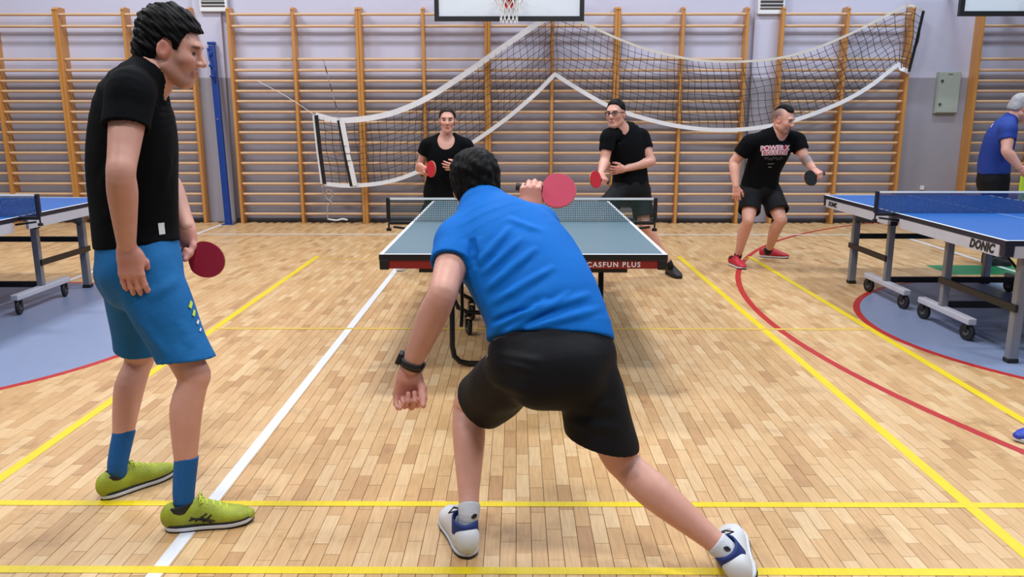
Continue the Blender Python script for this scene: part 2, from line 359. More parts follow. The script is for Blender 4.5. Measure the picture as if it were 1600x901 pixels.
# ------------------------------------------------------------------ basketball backboards
M_BOARD = mat('white_board', (206, 212, 220), 0.4, rgb2=(198, 205, 214), nscale=2); M_BLACK = mat('black_paint', (16, 16, 20), 0.45); M_RING = mat('orange_red_ring', (196, 52, 36), 0.4)
M_CORD = mat('white_cord', (224, 224, 224), 0.8); M_STEEL = mat('grey_steel', (120, 124, 130), 0.4, .6)
def backboard(pxl, pyb, Y, lab):
    a = P(pxl, pyb, Y); wB, hB = 1.80, 1.05; x0, z0 = a[0], a[2]; x1, z1 = x0 + wB, z0 + hB; xc = (x0 + x1) / 2
    t = thing('basketball_backboard', (xc, Y, z0), lab, 'basketball hoop', 'basketball backboards above the wall bars')
    MB().span(V3(x0 + .01, Y, z0 + .01), V3(x1 - .01, Y + .03, z1 - .01)).build('board', M_BOARD, t)
    fr = MB()
    for p, q in (((x0, z0), (x1, z0 + .055)), ((x0, z1 - .055), (x1, z1)), ((x0, z0 + .055), (x0 + .055, z1 - .055)), ((x1 - .055, z0 + .055), (x1, z1 - .055))): fr.span(V3(p[0], Y - .012, p[1]), V3(q[0], Y + .04, q[1]))
    fr.build('border', M_BLACK, t)
    tg = MB(); tz = z0 + .25; tw, th = .295, .45
    for p, q in (((xc - tw, tz), (xc + tw, tz + .05)), ((xc - tw, tz + th - .05), (xc + tw, tz + th)), ((xc - tw, tz + .05), (xc - tw + .05, tz + th - .05)), ((xc + tw - .05, tz + .05), (xc + tw, tz + th - .05))): tg.span(V3(p[0], Y - .003, p[1]), V3(q[0], Y, q[1]))
    tg.build('target_square', M_BLACK, t)
    rz = z0 + .30; ry = Y - .15 - .225
    ring = MB().tube([V3(xc + .225 * math.cos(k * math.pi / 18), ry + .225 * math.sin(k * math.pi / 18), rz) for k in range(36)], .01, 8, True).build('ring', M_RING, t, True)
    br = MB().box(V3(xc, Y - .01, rz - .06), (.12, .02, .2)); br.bar(V3(xc - .05, Y - .012, rz - .12), V3(xc - .05, Y - .16, rz - .012), .02, .02).bar(V3(xc + .05, Y - .012, rz - .12), V3(xc + .05, Y - .16, rz - .012), .02, .02).box(V3(xc, Y - .08, rz - .006), (.16, .15, .012))
    br.build('bracket', M_RING, t)
    nt = MB(); K = 12; lv = [(0.225, 0), (.175, -.09), (.125, -.17), (.10, -.235), (.098, -.30), (.104, -.37)]
    for s in (0, 1):
        for k in range(K):
            pts = []
            for i, (r, h) in enumerate(lv):
                aa = 2 * math.pi * (k + (i % 2) * (.5 if s else -.5)) / K; pts.append(V3(xc + r * math.cos(aa), ry + r * math.sin(aa), rz + h))
            nt.tube(pts, .0045, 4)
    nt.build('net', M_CORD, t)
    ar = MB()
    for s in (-1, 1):
        ar.bar(V3(xc + s * .35, Y + .04, z0 + .52), V3(xc + s * .35, WALL_Y - .002, z0 + .52), .05, .05).bar(V3(xc + s * .35, Y + .04, z1 - .15), V3(xc + s * .35, WALL_Y - .002, z1 - .15), .05, .05)
    ar.build('wall_bracket', M_STEEL, t)
backboard(679, 33, 10.02, 'white basketball backboard with hoop hanging top centre'); backboard(1498, 25, 10.02, 'white basketball backboard cut by the top right corner')

# ------------------------------------------------------------------ volleyball net slung along the wall bars
def spl(pts, n):
    pts = [np.asarray(p, float) for p in pts]; pts = [2 * pts[0] - pts[1]] + pts + [2 * pts[-1] - pts[-2]]; out = []
    seg = len(pts) - 3
    for i in range(n + 1):
        u = i / n * seg; k = min(int(u), seg - 1); t = u - k; a, b, c, d = pts[k:k + 4]
        out.append(0.5 * ((2 * b) + (c - a) * t + (2 * a - 5 * b + 4 * c - d) * t * t + (3 * b - a - 3 * c + d) * t ** 3))
    return out
YN = WALL_Y - .27
def nY(x): return YN - .25 * max(0, (700 - x) / 210) - 0.03 * math.sin(x / 60)
def cv(l): return [P(x, y, nY(x)) for x, y in l]
topA = spl(cv([(493, 180), (533, 188), (600, 180), (660, 157), (720, 120), (780, 78), (832, 42), (868, 20)]), 240)
botA = spl(cv([(507, 287), (548, 290), (605, 284), (655, 267), (720, 234), (785, 190), (835, 148), (867, 116)]), 240)
topB = spl(cv([(868, 20), (920, 40), (965, 60), (1010, 77), (1060, 89), (1100, 95), (1160, 96), (1215, 91), (1270, 77), (1330, 52), (1380, 27), (1417, 8)]), 330)
botB = spl(cv([(867, 116), (905, 140), (950, 165), (1000, 183), (1060, 197), (1120, 203), (1180, 200), (1240, 188), (1310, 162), (1360, 134), (1402, 102), (1408, 108)]), 330)
topC = spl([P(1417, 8, YN), P(1430, 10, YN - .03), P(1443, 18, YN)], 14); botC = spl([P(1408, 108, YN), P(1414, 109, YN - .02), P(1420, 113, YN)], 14)
TOP = topA + topB[1:] + topC[1:]; BOT = botA + botB[1:] + botC[1:]
def resample(c, step):
    s = [0]
    for i in range(1, len(c)): s.append(s[-1] + np.linalg.norm(c[i] - c[i - 1]))
    n = int(s[-1] / step); out = []; j = 0
    for k in range(n + 1):
        d = s[-1] * k / n
        while j < len(s) - 2 and s[j + 1] < d: j += 1
        f = (d - s[j]) / max(1e-9, s[j + 1] - s[j]); out.append(j + f)
    return out
M_NET = mat('black_net_cord', (26, 26, 32), 0.8); M_TAPE = mat('white_net_tape', (222, 222, 226), 0.7, rgb2=(204, 204, 210), nscale=12)
mid = [(a + b) / 2 for a, b in zip(TOP, BOT)]
us = resample(mid, 0.1)
def at(c, u): j = min(int(u), len(c) - 2); f = u - j; return c[j] * (1 - f) + c[j + 1] * f
a0 = P(507, 287, YN - .3)
t = thing('volleyball_net', (a0[0], YN, 0.6), 'black volleyball net with white tape slung in two swags along the wall bars', 'net')
ROWS = 10; grid = []
for i, u in enumerate(us):
    T, B = at(TOP, u), at(BOT, u); col = []
    for r in range(ROWS + 1):
        v = r / ROWS; p = T * (1 - v) + B * v
        p = p + V3(.016 * math.sin(i * .55 + r * .9), -.03 * math.sin(v * math.pi) * math.sin(i * .31), .012 * math.sin(i * .9 + r * 1.3)) * (4 * v * (1 - v))
        col.append(p)
    grid.append(col)
nb = MB()
for col in grid: nb.tube(col, .0040, 4)
for r in range(1, ROWS): nb.tube([c[r] for c in grid], .0040, 4)
nb.build('netting', M_NET, t)
def ribbon(c, w, th, name, m, par):
    mb = MB(); n = len(c); vs = []; 
    for i, p in enumerate(c):
        tt = nrm(c[min(i + 1, n - 1)] - c[max(i - 1, 0)]); u = nrm(np.cross(tt, (0, 1, 0))); 
        for q in (p + u * w / 2 + V3(0, -th, 0), p + u * w / 2 + V3(0, th, 0), p - u * w / 2 + V3(0, th, 0), p - u * w / 2 + V3(0, -th, 0)): vs.append(q)
    fs = [(4 * i + k, 4 * i + (k + 1) % 4, 4 * i + 4 + (k + 1) % 4, 4 * i + 4 + k) for i in range(n - 1) for k in range(4)] + [(0, 1, 2, 3), (4 * n - 4, 4 * n - 3, 4 * n - 2, 4 * n - 1)]
    return mb.add(vs, fs).build(name, m, par)
ribbon(TOP[0:240:3] + [TOP[240]], .075, .004, 'top_tape', M_TAPE, t); ribbon(TOP[240::4] + [TOP[-1]], .030, .004, 'top_tape', mat('cream_net_tape', (206, 200, 190), .7), t)
ribbon(BOT[::4] + [BOT[-1]], .055, .004, 'bottom_tape', M_TAPE, t)
ribbon([P(494, 180, nY(494) - .01), P(500, 235, nY(500) - .01), P(507, 287, nY(507) - .01)], .05, .006, 'end_band', M_BLACK, t)
ribbon([P(490, 180, nY(494)), P(496, 235, nY(500)), P(503, 287, nY(507))], .03, .004, 'end_cord', M_TAPE, t)
ribbon([P(1443, 17, YN - .01), P(1432, 65, YN - .01), P(1420, 112, YN - .01)], .035, .006, 'end_band', M_BLACK, t)
ribbon([P(534, 188, nY(534) - .02), P(544, 240, nY(544) - .02), P(555, 290, nY(555) - .02)], .065, .005, 'side_tape', M_TAPE, t)
ribbon([P(529, 188, nY(534) - .015), P(539, 240, nY(544) - .015), P(549, 291, nY(555) - .015)], .04, .005, 'side_tape', M_BLACK, t)
an = [P(505, 92, nY(505)), P(513, 122, nY(510)), P(521, 152, nY(520)), P(530, 184, nY(530) - .02)]
MB().tube(an, .006, 6).build('antenna', mat('antenna_grey', (150, 140, 142), .5), t)
for k in range(3):
    q = [an[0] + (an[3] - an[0]) * (0.12 + k * .3), an[0] + (an[3] - an[0]) * (0.24 + k * .3)]; MB().tube(q, .0075, 6).build('antenna_band', mat('antenna_dark', (90, 50, 56), .5), t)
MB().tube(spl([P(492, 180, nY(493)), P(450, 152, YB - .1), P(402, 126, YB - .06)], 8), .004, 5).build('guy_rope', M_TAPE, t)
rp = [P(504, 290, nY(507)), P(505, 300, YB - .3), P(514, 312, YB - .28), P(520, 302, YB - .3), P(512, 296, YB - .33), P(509, 308, YB - .3), P(518, 316, YB - .28), P(512, 322, YB - .26), P(512, 342, YB - .2)]
MB().tube(spl(rp, 40), .010, 5).build('loose_rope', mat('grey_rope', (176, 172, 176), .8), t, True)
rp = [P(512, 342, YB - .2), P(525, 344, YB - .3), P(535, 342, YB - .3), P(543, 343.5, YB - .3)]
MB().tube([V3(p[0], p[1], max(.012, p[2])) for p in spl(rp, 12)], .012, 5).build('loose_rope', M_TAPE, t, True)

# ================================================================== TABLE TENNIS TABLES
M_GTOP = mat('grey_green_table_top', (92, 118, 130), 0.36, rgb2=(84, 110, 122), nscale=5); M_BTOP = mat('blue_table_top', (14, 90, 168), 0.42, rgb2=(12, 82, 156), nscale=4)
M_LINE = mat('white_table_line', (228, 232, 236), 0.4); M_REDAP = mat('red_apron', (148, 30, 26), 0.4, rgb2=(126, 24, 22), nscale=5); M_SILV = mat('silver_paint', (186, 186, 196), 0.42, rgb2=(172, 172, 184), nscale=4)
M_ALU = mat('grey_aluminium', (136, 138, 146), 0.36, .35, rgb2=(120, 122, 130), nscale=5); M_TUBE = mat('black_tube', (20, 18, 20), 0.35); M_NAVY = mat('dark_navy_edge', (16, 24, 46), 0.4)
M_WHEEL = mat('black_rubber', (18, 18, 20), 0.6); M_HUB = mat('grey_hub', (92, 90, 90), 0.5)
M_TNETG = mat('dark_green_net', (40, 66, 62), 0.8); M_TNETB = mat('dark_blue_net', (18, 58, 128), 0.8)
def table_net(t, xl, xr, y, m, mpost, pitch=.0125, cord=.0013):
    z0, z1 = .762, .9125
    nb = MB()
    n = int((xr - xl) / pitch)
    for i in range(n + 1): x = xl + (xr - xl) * i / n; nb.box((x, y, (z0 + z1) / 2), (cord * 2, cord * 2, z1 - z0))
    k = int((z1 - z0) / pitch)
    for i in range(k + 1): z = z0 + (z1 - z0) * i / k; nb.box(((xl + xr) / 2, y, z), (xr - xl, cord * 2, cord * 2))
    nb.build('netting', m, t)
    MB().box(((xl + xr) / 2, y, z1 + .003), (xr - xl, .006, .014)).build('top_band', M_LINE, t)
    for x, s in ((xl, -1), (xr, 1)):
        MB().box((x + s * .012, y, .84), (.026, .03, .17)).build('net_post', mpost, t, bevel=.006)
        cl = MB().bar((x + s * .012, y, .748), (x - s * .18, y, .748), .03, .022).bar((x - s * .17, y, .70), (x - s * .02, y, .72), .025, .014)
        cl.build('net_clamp', M_BLACK, t, bevel=.003)
        MB().lathe((x + s * .012, y, .69), (0, 0, 1), [(.004, .0), (.018, .002), (.018, .02), (.006, .024), (.006, .055)], 12).build('clamp_screw', M_BLACK, t)
def halves(t, x0, x1, y0, y1, mtop, medge):
    ym = (y0 + y1) / 2
    for a, b, out in ((y0, ym - .003, y0), (ym + .003, y1, y1)):
        o = MB().span(V3(x0 + .003, a + .003, .742), V3(x1 - .003, b - .003, .76)).build('table_top', mtop, t, bevel=.001)
        e = MB()
        for p, q in (((x0, a), (x0 + .012, b)), ((x1 - .012, a), (x1, b)), ((x0 + .012, out), (x1 - .012, out + (.012 if out == a else -.012)))): e.span(V3(p[0], p[1], .728), V3(q[0], q[1], .7585))
        e.build('edge_strip', medge, o)
        for p, q in (((x0 + .001, a), (x0 + .021, b)), ((x1 - .021, a), (x1 - .001, b)), ((x0 + .021, out + (.001 if out == a else -.021)), (x1 - .021, out + (.021 if out == a else -.001))), (((x0 + x1) / 2 - .0015, a + .021), ((x0 + x1) / 2 + .0015, b - .021))):
            MB().span(V3(p[0], p[1], .7595), V3(q[0], q[1], .7606)).build('white_line', M_LINE, o)
def caster(t, c, ang=0.0, r=.05):
    """c: floor point below the wheel"""
    ax = V3(math.cos(ang), math.sin(ang), 0); c = np.asarray(c, float); k = c + V3(0, 0, r)
    w = MB().lathe(k - ax * .013, ax, [(r - .006, 0), (r, .004), (r, .022), (r - .006, .026)], 20).build('wheel', M_WHEEL, t, True)
    MB().lathe(k - ax * .016, ax, [(.022, 0), (.026, .002), (.026, .030), (.022, .032)], 14).build('hub', M_HUB, w, True)
    fk = MB()
    for s in (-1, 1): fk.bar(k + ax * s * .021, k + ax * s * .021 + V3(0, 0, r + .02), .034, .005, ax)
    fk.box(k + V3(0, 0, r + .024), (.05, .05, .01)); fk.build('fork', M_BLACK, w)

# --- grey green table in the middle
X0, X1, Y0, Y1 = -.726, .799, 4.13, 6.88; XC = (X0 + X1) / 2; YC = (Y0 + Y1) / 2
t = thing('table_tennis_table', (XC, YC, 0), 'grey green table tennis table with red apron in the middle', 'table tennis table')
halves(t, X0, X1, Y0, Y1, M_GTOP, M_BLACK)
for y, s in ((Y0, 1), (Y1, -1)):
    MB().span(V3(X0 + .05, y + s * .006, .683), V3(X1 - .05, y + s * .03, .729)).build('apron', M_REDAP, t)
    for x in (X0 + .026, X1 - .026): MB().box((x, y + s * .02, .705), (.05, .045, .056)).build('corner_block', M_BLACK, t, bevel=.006)
for x in (X0 + .02, X1 - .02): MB().span(V3(x - .012, Y0 + .05, .70), V3(x + .012, Y1 - .05, .729)).build('side_rail', M_BLACK, t)
text_obj('lettering', 'CASFUN PLUS', .038, (.515, Y0 + .0045, .7045), (1, 0, 0), (0, 0, 1), M_LINE, t, bold=.0008, spacing=1.25, extrude=.0008)
for x, w in ((XC - .36, .5), (XC + .36, .5)):
    MB().span(V3(x - w / 2 + .05, Y0 + .06, .652), V3(x + w / 2 - .05, Y0 + .10, .684)).build('under_rail', M_BLACK, t)
def uleg(pts, name='leg_frame', r=.0165): MB().tube(pts, r, 10).build(name, M_TUBE, t, True)
for y, sg in ((4.60, 1), (6.41, -1)):     # outer floor frames
    xl, xr = -.385, .505
    uleg([V3(xl, y + sg * .06, .70), V3(xl, y + .0, .12), V3(xl + .012, y - sg * .01, .06), V3(xl + .045, y - sg * .016, .028), V3(xl + .10, y - sg * .02, .018), V3(xr - .10, y - sg * .02, .018), V3(xr - .045, y - sg * .016, .028), V3(xr - .012, y - sg * .01, .06), V3(xr, y, .12), V3(xr, y + sg * .06, .70)])
for y in (5.30, 5.71):      # rolling chassis
    xl, xr = -.43, .43
    uleg([V3(xl, y, .70), V3(xl, y, .26), V3(xl + .03, y, .19), V3(xl + .10, y, .155), V3(xr - .10, y, .155), V3(xr - .03, y, .19), V3(xr, y, .26), V3(xr, y, .70)], 'chassis_tube')
    for x in (-.33, .35): caster(t, (x, y, 0), 0.35, .055)
for x in (-.43, .43): MB().bar((x, 5.30, .35), (x, 5.71, .35), .03, .03).build('chassis_tie', M_TUBE, t)
for x in (.42, -.36):
    uleg([V3(x, 5.28, .52), V3(x + .01, 5.0, .44), V3(x + .03, 4.7, .30), V3(x + .03, 4.62, .24)], 'folding_stay', .012)
MB().box((.40, 5.2, .54), (.05, .05, .05)).build('hinge_block', M_BLACK, t, bevel=.006)
table_net(t, X0 - .1525, X1 + .1525, YC, M_TNETG, M_BLACK)

# --- blue tables at both sides (u runs from the visible long side outwards)
def blue_table(edge, s, y0, y1, dy, label, letters):
    X = lambda u: edge + s * u
    t = thing('table_tennis_table', (X(.76), (y0 + y1) / 2, 0), label, 'table tennis table')
    xa, xb = sorted((X(0), X(1.525))); halves(t, xa, xb, y0, y1, M_BTOP, M_NAVY); ym = (y0 + y1) / 2
    for u in (.012, 1.513):
        for a, b in ((y0 + .06, ym - .09), (ym + .09, y1 - .06)): MB().span(V3(X(u) - .01, a, .655), V3(X(u) + .01, b, .729)).build('apron', M_SILV, t)
        for a in (y0 + .028, y1 - .028): MB().box((X(u + (.018 if u < .5 else -.018)), a, .695), (.055, .055, .068)).build('corner_block', M_NAVY, t, bevel=.006)
    for a in (y0 + .012, y1 - .012): MB().span(V3(xa + .06, a - .01, .655), V3(xb - .06, a + .01, .729)).build('apron', M_SILV, t)
    for u in (.16, 1.365):
        x = X(u); 
        for y in (7.05 + dy, 4.68 + dy):
            l = MB().span(V3(x - .03, y - .025, .02), V3(x + .03, y + .025, .70)).build('leg', M_ALU, t, bevel=.006)
            MB().span(V3(x - .034, y - .03, 0), V3(x + .034, y + .03, .03)).build('rubber_foot', M_WHEEL, l, bevel=.006)
        for y in (6.38 + dy, 5.50 + dy): MB().span(V3(x - .025, y - .022, .13), V3(x + .025, y + .022, .70)).build('upright', M_ALU, t, bevel=.005)
        xw = X(u + (.055 if u < .5 else -.055)) if False else x
        for a, b in ((6.02 + dy, 6.74 + dy), (5.12 + dy, 5.80 + dy)):
            MB().span(V3(x - .03, a, .115), V3(x + .03, b, .16)).build('wheel_bar', M_SILV, t, bevel=.008)
            for y in (a + .05, b - .05): caster(t, (x, y, 0), 0.25, .059)
        MB().bar((x - s * .03, 7.09 + dy, .345), (x - s * .03, 6.36 + dy, .345), .018, .045).build('side_brace', M_BLACK, t); MB().bar((x - s * .03, 4.64 + dy, .345), (x - s * .03, 5.53 + dy, .345), .018, .045).build('side_brace', M_BLACK, t)
        MB().tube([V3(x, 7.02 + dy, .56), V3(x, 6.75 + dy, .69)], .009, 8).build('stay', M_BLACK, t); MB().tube([V3(x, 4.71 + dy, .56), V3(x, 4.98 + dy, .69)], .009, 8).build('stay', M_BLACK, t)
    for y, z in ((7.05, .43), (6.38, .17), (5.50, .17), (4.68, .43)): MB().bar((X(.17), y + dy, z), (X(1.355), y + dy, z), .03, .045).build('cross_bar', M_BLACK, t)
    for y, z in ((6.38, .60), (5.5, .60)): MB().box((X(.16), y + dy, z + .03), (.066, .06, .03)).build('clamp_collar', M_BLACK, t, bevel=.004)
    table_net(t, xa - .13, xb + .13, ym, M_TNETB, M_NAVY, .010, .0019)
    for y, sz in letters:
        text_obj('lettering', 'DONIC', sz, (X(-.0005), y, .692), (0, -s, 0), (0, 0, 1), M_BLACK, t, shear=.22, bold=sz * .045, extrude=.0006, spacing=1.08)
    return t
blue_table(2.87, 1, 4.62, 7.44, 0.0, 'blue table tennis table with silver legs on the right', [(4.86, .075), (7.22, .055)])
blue_table(-3.62, -1, 4.34, 7.16, -.22, 'blue table tennis table cut by the left edge', [(6.9, .06)])
# lime green panel and second green strip by the right edge
pz = PZ(1597, 345)
a = P(1591, 318, 8.9); o = MB().span(V3(a[0], 8.9, 0), V3(a[0] + .55, 8.93, P(1591, 275, 8.9)[2])).build('lime_panel', mat('lime_green_cloth', (178, 210, 60), .7), bevel=.004)
tag(o, 'lime green panel standing at the right edge behind the table', 'panel')

# ================================================================== PEOPLE: smooth-blended distance fields, meshed by surface nets
BIG = 10.0
def smin(a, b, k):
    h = np.maximum(k - np.abs(a - b), 0.0) / k; return np.minimum(a, b) - h * h * k * 0.25
def smax(a, b, k): return -smin(-a, -b, k)
class Shape:
    def __init__(self, fn, lo, hi): self.fn = fn; self.lo = np.asarray(lo, float); self.hi = np.asarray(hi, float)
    def cut(self, p, n, k=0.006):
        p = np.asarray(p, float); n = nrm(n); f = self.fn
        return Shape(lambda Q: smax(f(Q), (Q - p.astype(np.float32)) @ n.astype(np.float32), k), self.lo, self.hi)
    def minus(self, o, k=0.006):
        f, g = self.fn, o.fn; return Shape(lambda Q: smax(f(Q), -g(Q), k), self.lo, self.hi)
    def grow(self, r):
        f = self.fn; return Shape(lambda Q: f(Q) - r, self.lo - r, self.hi + r)
def ell(c, r, R=None):
    c = np.asarray(c, np.float32); r = np.asarray(r, np.float32)
    def fn(Q):
        q = Q - c
        if R is not None: q = q @ R.astype(np.float32)
        k0 = np.sqrt(((q / r) ** 2).sum(-1)) + 1e-6; k1 = np.sqrt(((q / (r * r)) ** 2).sum(-1)) + 1e-6
        return k0 * (k0 - 1) / k1
    m = float(r.max()) if R is not None else r
    return Shape(fn, c - m, c + m)
def cone(a, b, ra, rb):
    a = np.asarray(a, np.float32); b = np.asarray(b, np.float32); d = b - a; L2 = float(d @ d) + 1e-12
    def fn(Q):
        q = Q - a; t = np.clip(q @ d / L2, 0, 1); e = q - t[..., None] * d
        return np.sqrt((e * e).sum(-1)) - (ra + t * (rb - ra)).astype(np.float32)
    m = max(ra, rb); return Shape(fn, np.minimum(a, b) - m, np.maximum(a, b) + m)
def catm(v, sub):
    v = np.asarray(v, float); n = len(v); out = []
    for i in range(n - 1):
        a = v[max(i - 1, 0)]; b = v[i]; c = v[i + 1]; d = v[min(i + 2, n - 1)]
        for s in range(sub):
            t = s / sub; out.append(0.5 * (2 * b + (c - a) * t + (2 * a - 5 * b + 4 * c - d) * t * t + (3 * b - a - 3 * c + d) * t ** 3))
    out.append(v[-1]); return np.array(out)
def loft(pts, rights, w, d, sub=4, cap=1.0):
    pts = catm(pts, sub).astype(np.float32); w = catm(w, sub).astype(np.float32); d = catm(d, sub).astype(np.float32)
    rights = catm(rights, sub); n = len(pts); m = float(max(w.max(), d.max()))
    T = np.array([nrm(pts[min(i + 1, n - 1)] - pts[max(i - 1, 0)]) for i in range(n)])
    U = np.array([nrm(rights[i] - T[i] * (rights[i] @ T[i])) for i in range(n)]); Vv = np.cross(T, U)
    T, U, Vv = T.astype(np.float32), U.astype(np.float32), Vv.astype(np.float32)
    def fn(Q):
        sh = Q.shape[:-1]; Q = Q.reshape(-1, 3); best = np.full(len(Q), 1e9, np.float32); bi = np.zeros(len(Q), np.int32); bt = np.zeros(len(Q), np.float32)
        for i in range(n - 1):
            a = pts[i]; e = pts[i + 1] - a; L2 = float(e @ e) + 1e-12
            q = Q - a; t = np.clip(q @ e / L2, 0, 1); r = q - t[:, None] * e; dd = (r * r).sum(-1)
            u = dd < best; best[u] = dd[u]; bi[u] = i; bt[u] = t[u]
        t1 = bt[:, None]; lerp = lambda A: A[bi] * (1 - t1) + A[bi + 1] * t1
        c = lerp(pts); q = Q - c; uu = lerp(U); vv_ = lerp(Vv); tt = lerp(T)
        W_ = w[bi] * (1 - bt) + w[bi + 1] * bt; D_ = d[bi] * (1 - bt) + d[bi + 1] * bt; Z_ = np.minimum(W_, D_) * cap
        x = (q * uu).sum(-1); y = (q * vv_).sum(-1); z = (q * tt).sum(-1)
        z = np.where((bi == 0) & (bt <= 0) | (bi == n - 2) & (bt >= 1), z, z * 0.3)
        k0 = np.sqrt((x / W_) ** 2 + (y / D_) ** 2 + (z / Z_) ** 2) + 1e-6
        k1 = np.sqrt((x / W_ ** 2) ** 2 + (y / D_ ** 2) ** 2 + (z / Z_ ** 2) ** 2) + 1e-6
        return (k0 * (k0 - 1) / k1).reshape(sh)
    return Shape(fn, pts.min(0) - m, pts.max(0) + m)
class Field:
    def __init__(self, lo, hi, vox):
        self.lo = np.asarray(lo, float) - 3 * vox; self.vox = vox; self.n = np.ceil((np.asarray(hi, float) + 3 * vox - self.lo) / vox).astype(int) + 1
        self.D = np.full(self.n, BIG, np.float32)
    def region(self, s, k):
        m = k + 2.5 * self.vox
        i0 = np.clip(np.floor((s.lo - m - self.lo) / self.vox).astype(int), 0, self.n); i1 = np.clip(np.ceil((s.hi + m - self.lo) / self.vox).astype(int) + 1, 0, self.n)
        return i0, i1
    def pts(self, i0, i1):
        ax = [(self.lo[k] + np.arange(i0[k], i1[k]) * self.vox).astype(np.float32) for k in range(3)]
        return np.stack(np.meshgrid(*ax, indexing='ij'), -1)
    def blocks(self, s, i0, i1, k, b=5):
        """voxel blocks near the surface of s (evaluated exactly) and blocks deep inside (one value)"""
        v = self.vox; g = [np.arange(i0[a], i1[a], b) for a in range(3)]
        C = np.stack(np.meshgrid(*[self.lo[a] + (g[a] + (b - 1) / 2) * v for a in range(3)], indexing='ij'), -1).astype(np.float32)
        d = s.fn(C); rad = b * v * 0.87 * 1.7 + k + 2 * v
        deep = np.nonzero(d < -rad)
        o = np.arange(b)
        if len(deep[0]):
            I = [np.minimum((g[a][deep[a]])[:, None] + o, i1[a] - 1) for a in range(3)]
            ix = (I[0][:, :, None, None], I[1][:, None, :, None], I[2][:, None, None, :]); yield ix, None, np.broadcast_to(d[deep][:, None, None, None], (len(deep[0]), b, b, b))
        nr = np.nonzero(np.abs(d) <= rad)
        if len(nr[0]):
            I = [np.minimum((g[a][nr[a]])[:, None] + o, i1[a] - 1) for a in range(3)]
            ix = (I[0][:, :, None, None], I[1][:, None, :, None], I[2][:, None, None, :])
            Q = np.empty((len(nr[0]), b, b, b, 3), np.float32)
            Q[..., 0] = (self.lo[0] + I[0] * v)[:, :, None, None]; Q[..., 1] = (self.lo[1] + I[1] * v)[:, None, :, None]; Q[..., 2] = (self.lo[2] + I[2] * v)[:, None, None, :]
            yield ix, Q, None
    def add(self, s, k=0.02):
        i0, i1 = self.region(s, k)
        if (i1 - i0).min() <= 0: return self
        for sl, Q, dc in self.blocks(s, i0, i1, k):
            if Q is None: self.D[sl] = np.minimum(self.D[sl], dc)
            else: self.D[sl] = smin(self.D[sl], s.fn(Q), k)
        return self
    def sub(self, s, k=0.008):
        i0, i1 = self.region(s, k)
        if (i1 - i0).min() <= 0: return self
        for sl, Q, dc in self.blocks(s, i0, i1, k):
            if Q is None: self.D[sl] = np.maximum(self.D[sl], -dc)
            else: self.D[sl] = smax(self.D[sl], -s.fn(Q), k)
        return self
    def disp(self, fn, band=0.05):
        idx = np.nonzero(np.abs(self.D) < band); Q = (np.stack(idx, -1) * self.vox + self.lo).astype(np.float32); self.D[idx] += fn(Q); return self
    def cutp(self, p, n, k=0.005):
        idx = np.nonzero(self.D < 0.08); Q = (np.stack(idx, -1) * self.vox + self.lo).astype(np.float32)
        self.D[idx] = smax(self.D[idx], ((Q - np.asarray(p, np.float32)) @ nrm(n).astype(np.float32)), k); return self
    def mesh(self):
        D = self.D; D[0] = D[-1] = BIG; D[:, 0] = D[:, -1] = BIG; D[:, :, 0] = D[:, :, -1] = BIG
        s = D < 0
        c = np.zeros(np.array(D.shape) - 1, np.int8)
        for a in (0, 1):
            for b in (0, 1):
                for e in (0, 1): c += s[a:D.shape[0] - 1 + a, b:D.shape[1] - 1 + b, e:D.shape[2] - 1 + e]
        act = (c > 0) & (c < 8); ci = np.stack(np.nonzero(act), -1); idx = np.full(act.shape, -1, np.int64); idx[act] = np.arange(len(ci))
        pos = np.zeros((len(ci), 3)); cnt = np.zeros(len(ci))
        cor = [np.array((a, b, e)) for a in (0, 1) for b in (0, 1) for e in (0, 1)]
        for A in cor:
            for ax in range(3):
                if A[ax]: continue
                B = A.copy(); B[ax] = 1; ia = ci + A; ib = ci + B
                va = D[ia[:, 0], ia[:, 1], ia[:, 2]]; vb = D[ib[:, 0], ib[:, 1], ib[:, 2]]; m = (va < 0) != (vb < 0)
                t = np.where(m, va / np.where(m, va - vb, 1), 0)[:, None]; pos += np.where(m[:, None], A + t * (B - A), 0); cnt += m
        v = (ci + pos / cnt[:, None]) * self.vox + self.lo; F = []
        for ax in range(3):
            o1, o2 = [(1, 2), (2, 0), (0, 1)][ax]
            sl0 = [slice(None)] * 3; sl1 = [slice(None)] * 3; sl0[ax] = slice(0, -1); sl1[ax] = slice(1, None)
            e = np.stack(np.nonzero(s[tuple(sl0)] != s[tuple(sl1)]), -1)
            q = []
            for da, db in ((-1, -1), (0, -1), (0, 0), (-1, 0)):
                k = e.copy(); k[:, o1] += da; k[:, o2] += db; q.append(idx[k[:, 0], k[:, 1], k[:, 2]])
            q = np.stack(q, -1); fl_ = s[e[:, 0], e[:, 1], e[:, 2]]; q = np.where(fl_[:, None], q, q[:, ::-1]); F.append(q[(q >= 0).all(1)])
        return v, np.concatenate(F)
def join(parts):
    vs = []; fs = []; n = 0
    for v, f in parts: vs.append(v); fs.append(f + n); n += len(v)
    return np.concatenate(vs), np.concatenate(fs)
def np_obj(name, v, f, m, parent, tint=None):
    v = v - origin_of(parent); me = bpy.data.meshes.new(name); me.vertices.add(len(v)); me.vertices.foreach_set('co', v.astype(np.float32).ravel())
    k = f.shape[1]; me.loops.add(f.size); me.polygons.add(len(f)); me.loops.foreach_set('vertex_index', f.astype(np.int32).ravel()); me.polygons.foreach_set('loop_start', (np.arange(len(f)) * k).astype(np.int32))
    me.polygons.foreach_set('use_smooth', np.ones(len(f), bool)); me.update(calc_edges=True)
    if tint is not None:
        a = me.attributes.new('tint', 'FLOAT_COLOR', 'POINT'); a.data.foreach_set('color', tint.astype(np.float32).ravel())
    return mesh_obj(name, me, m, parent)
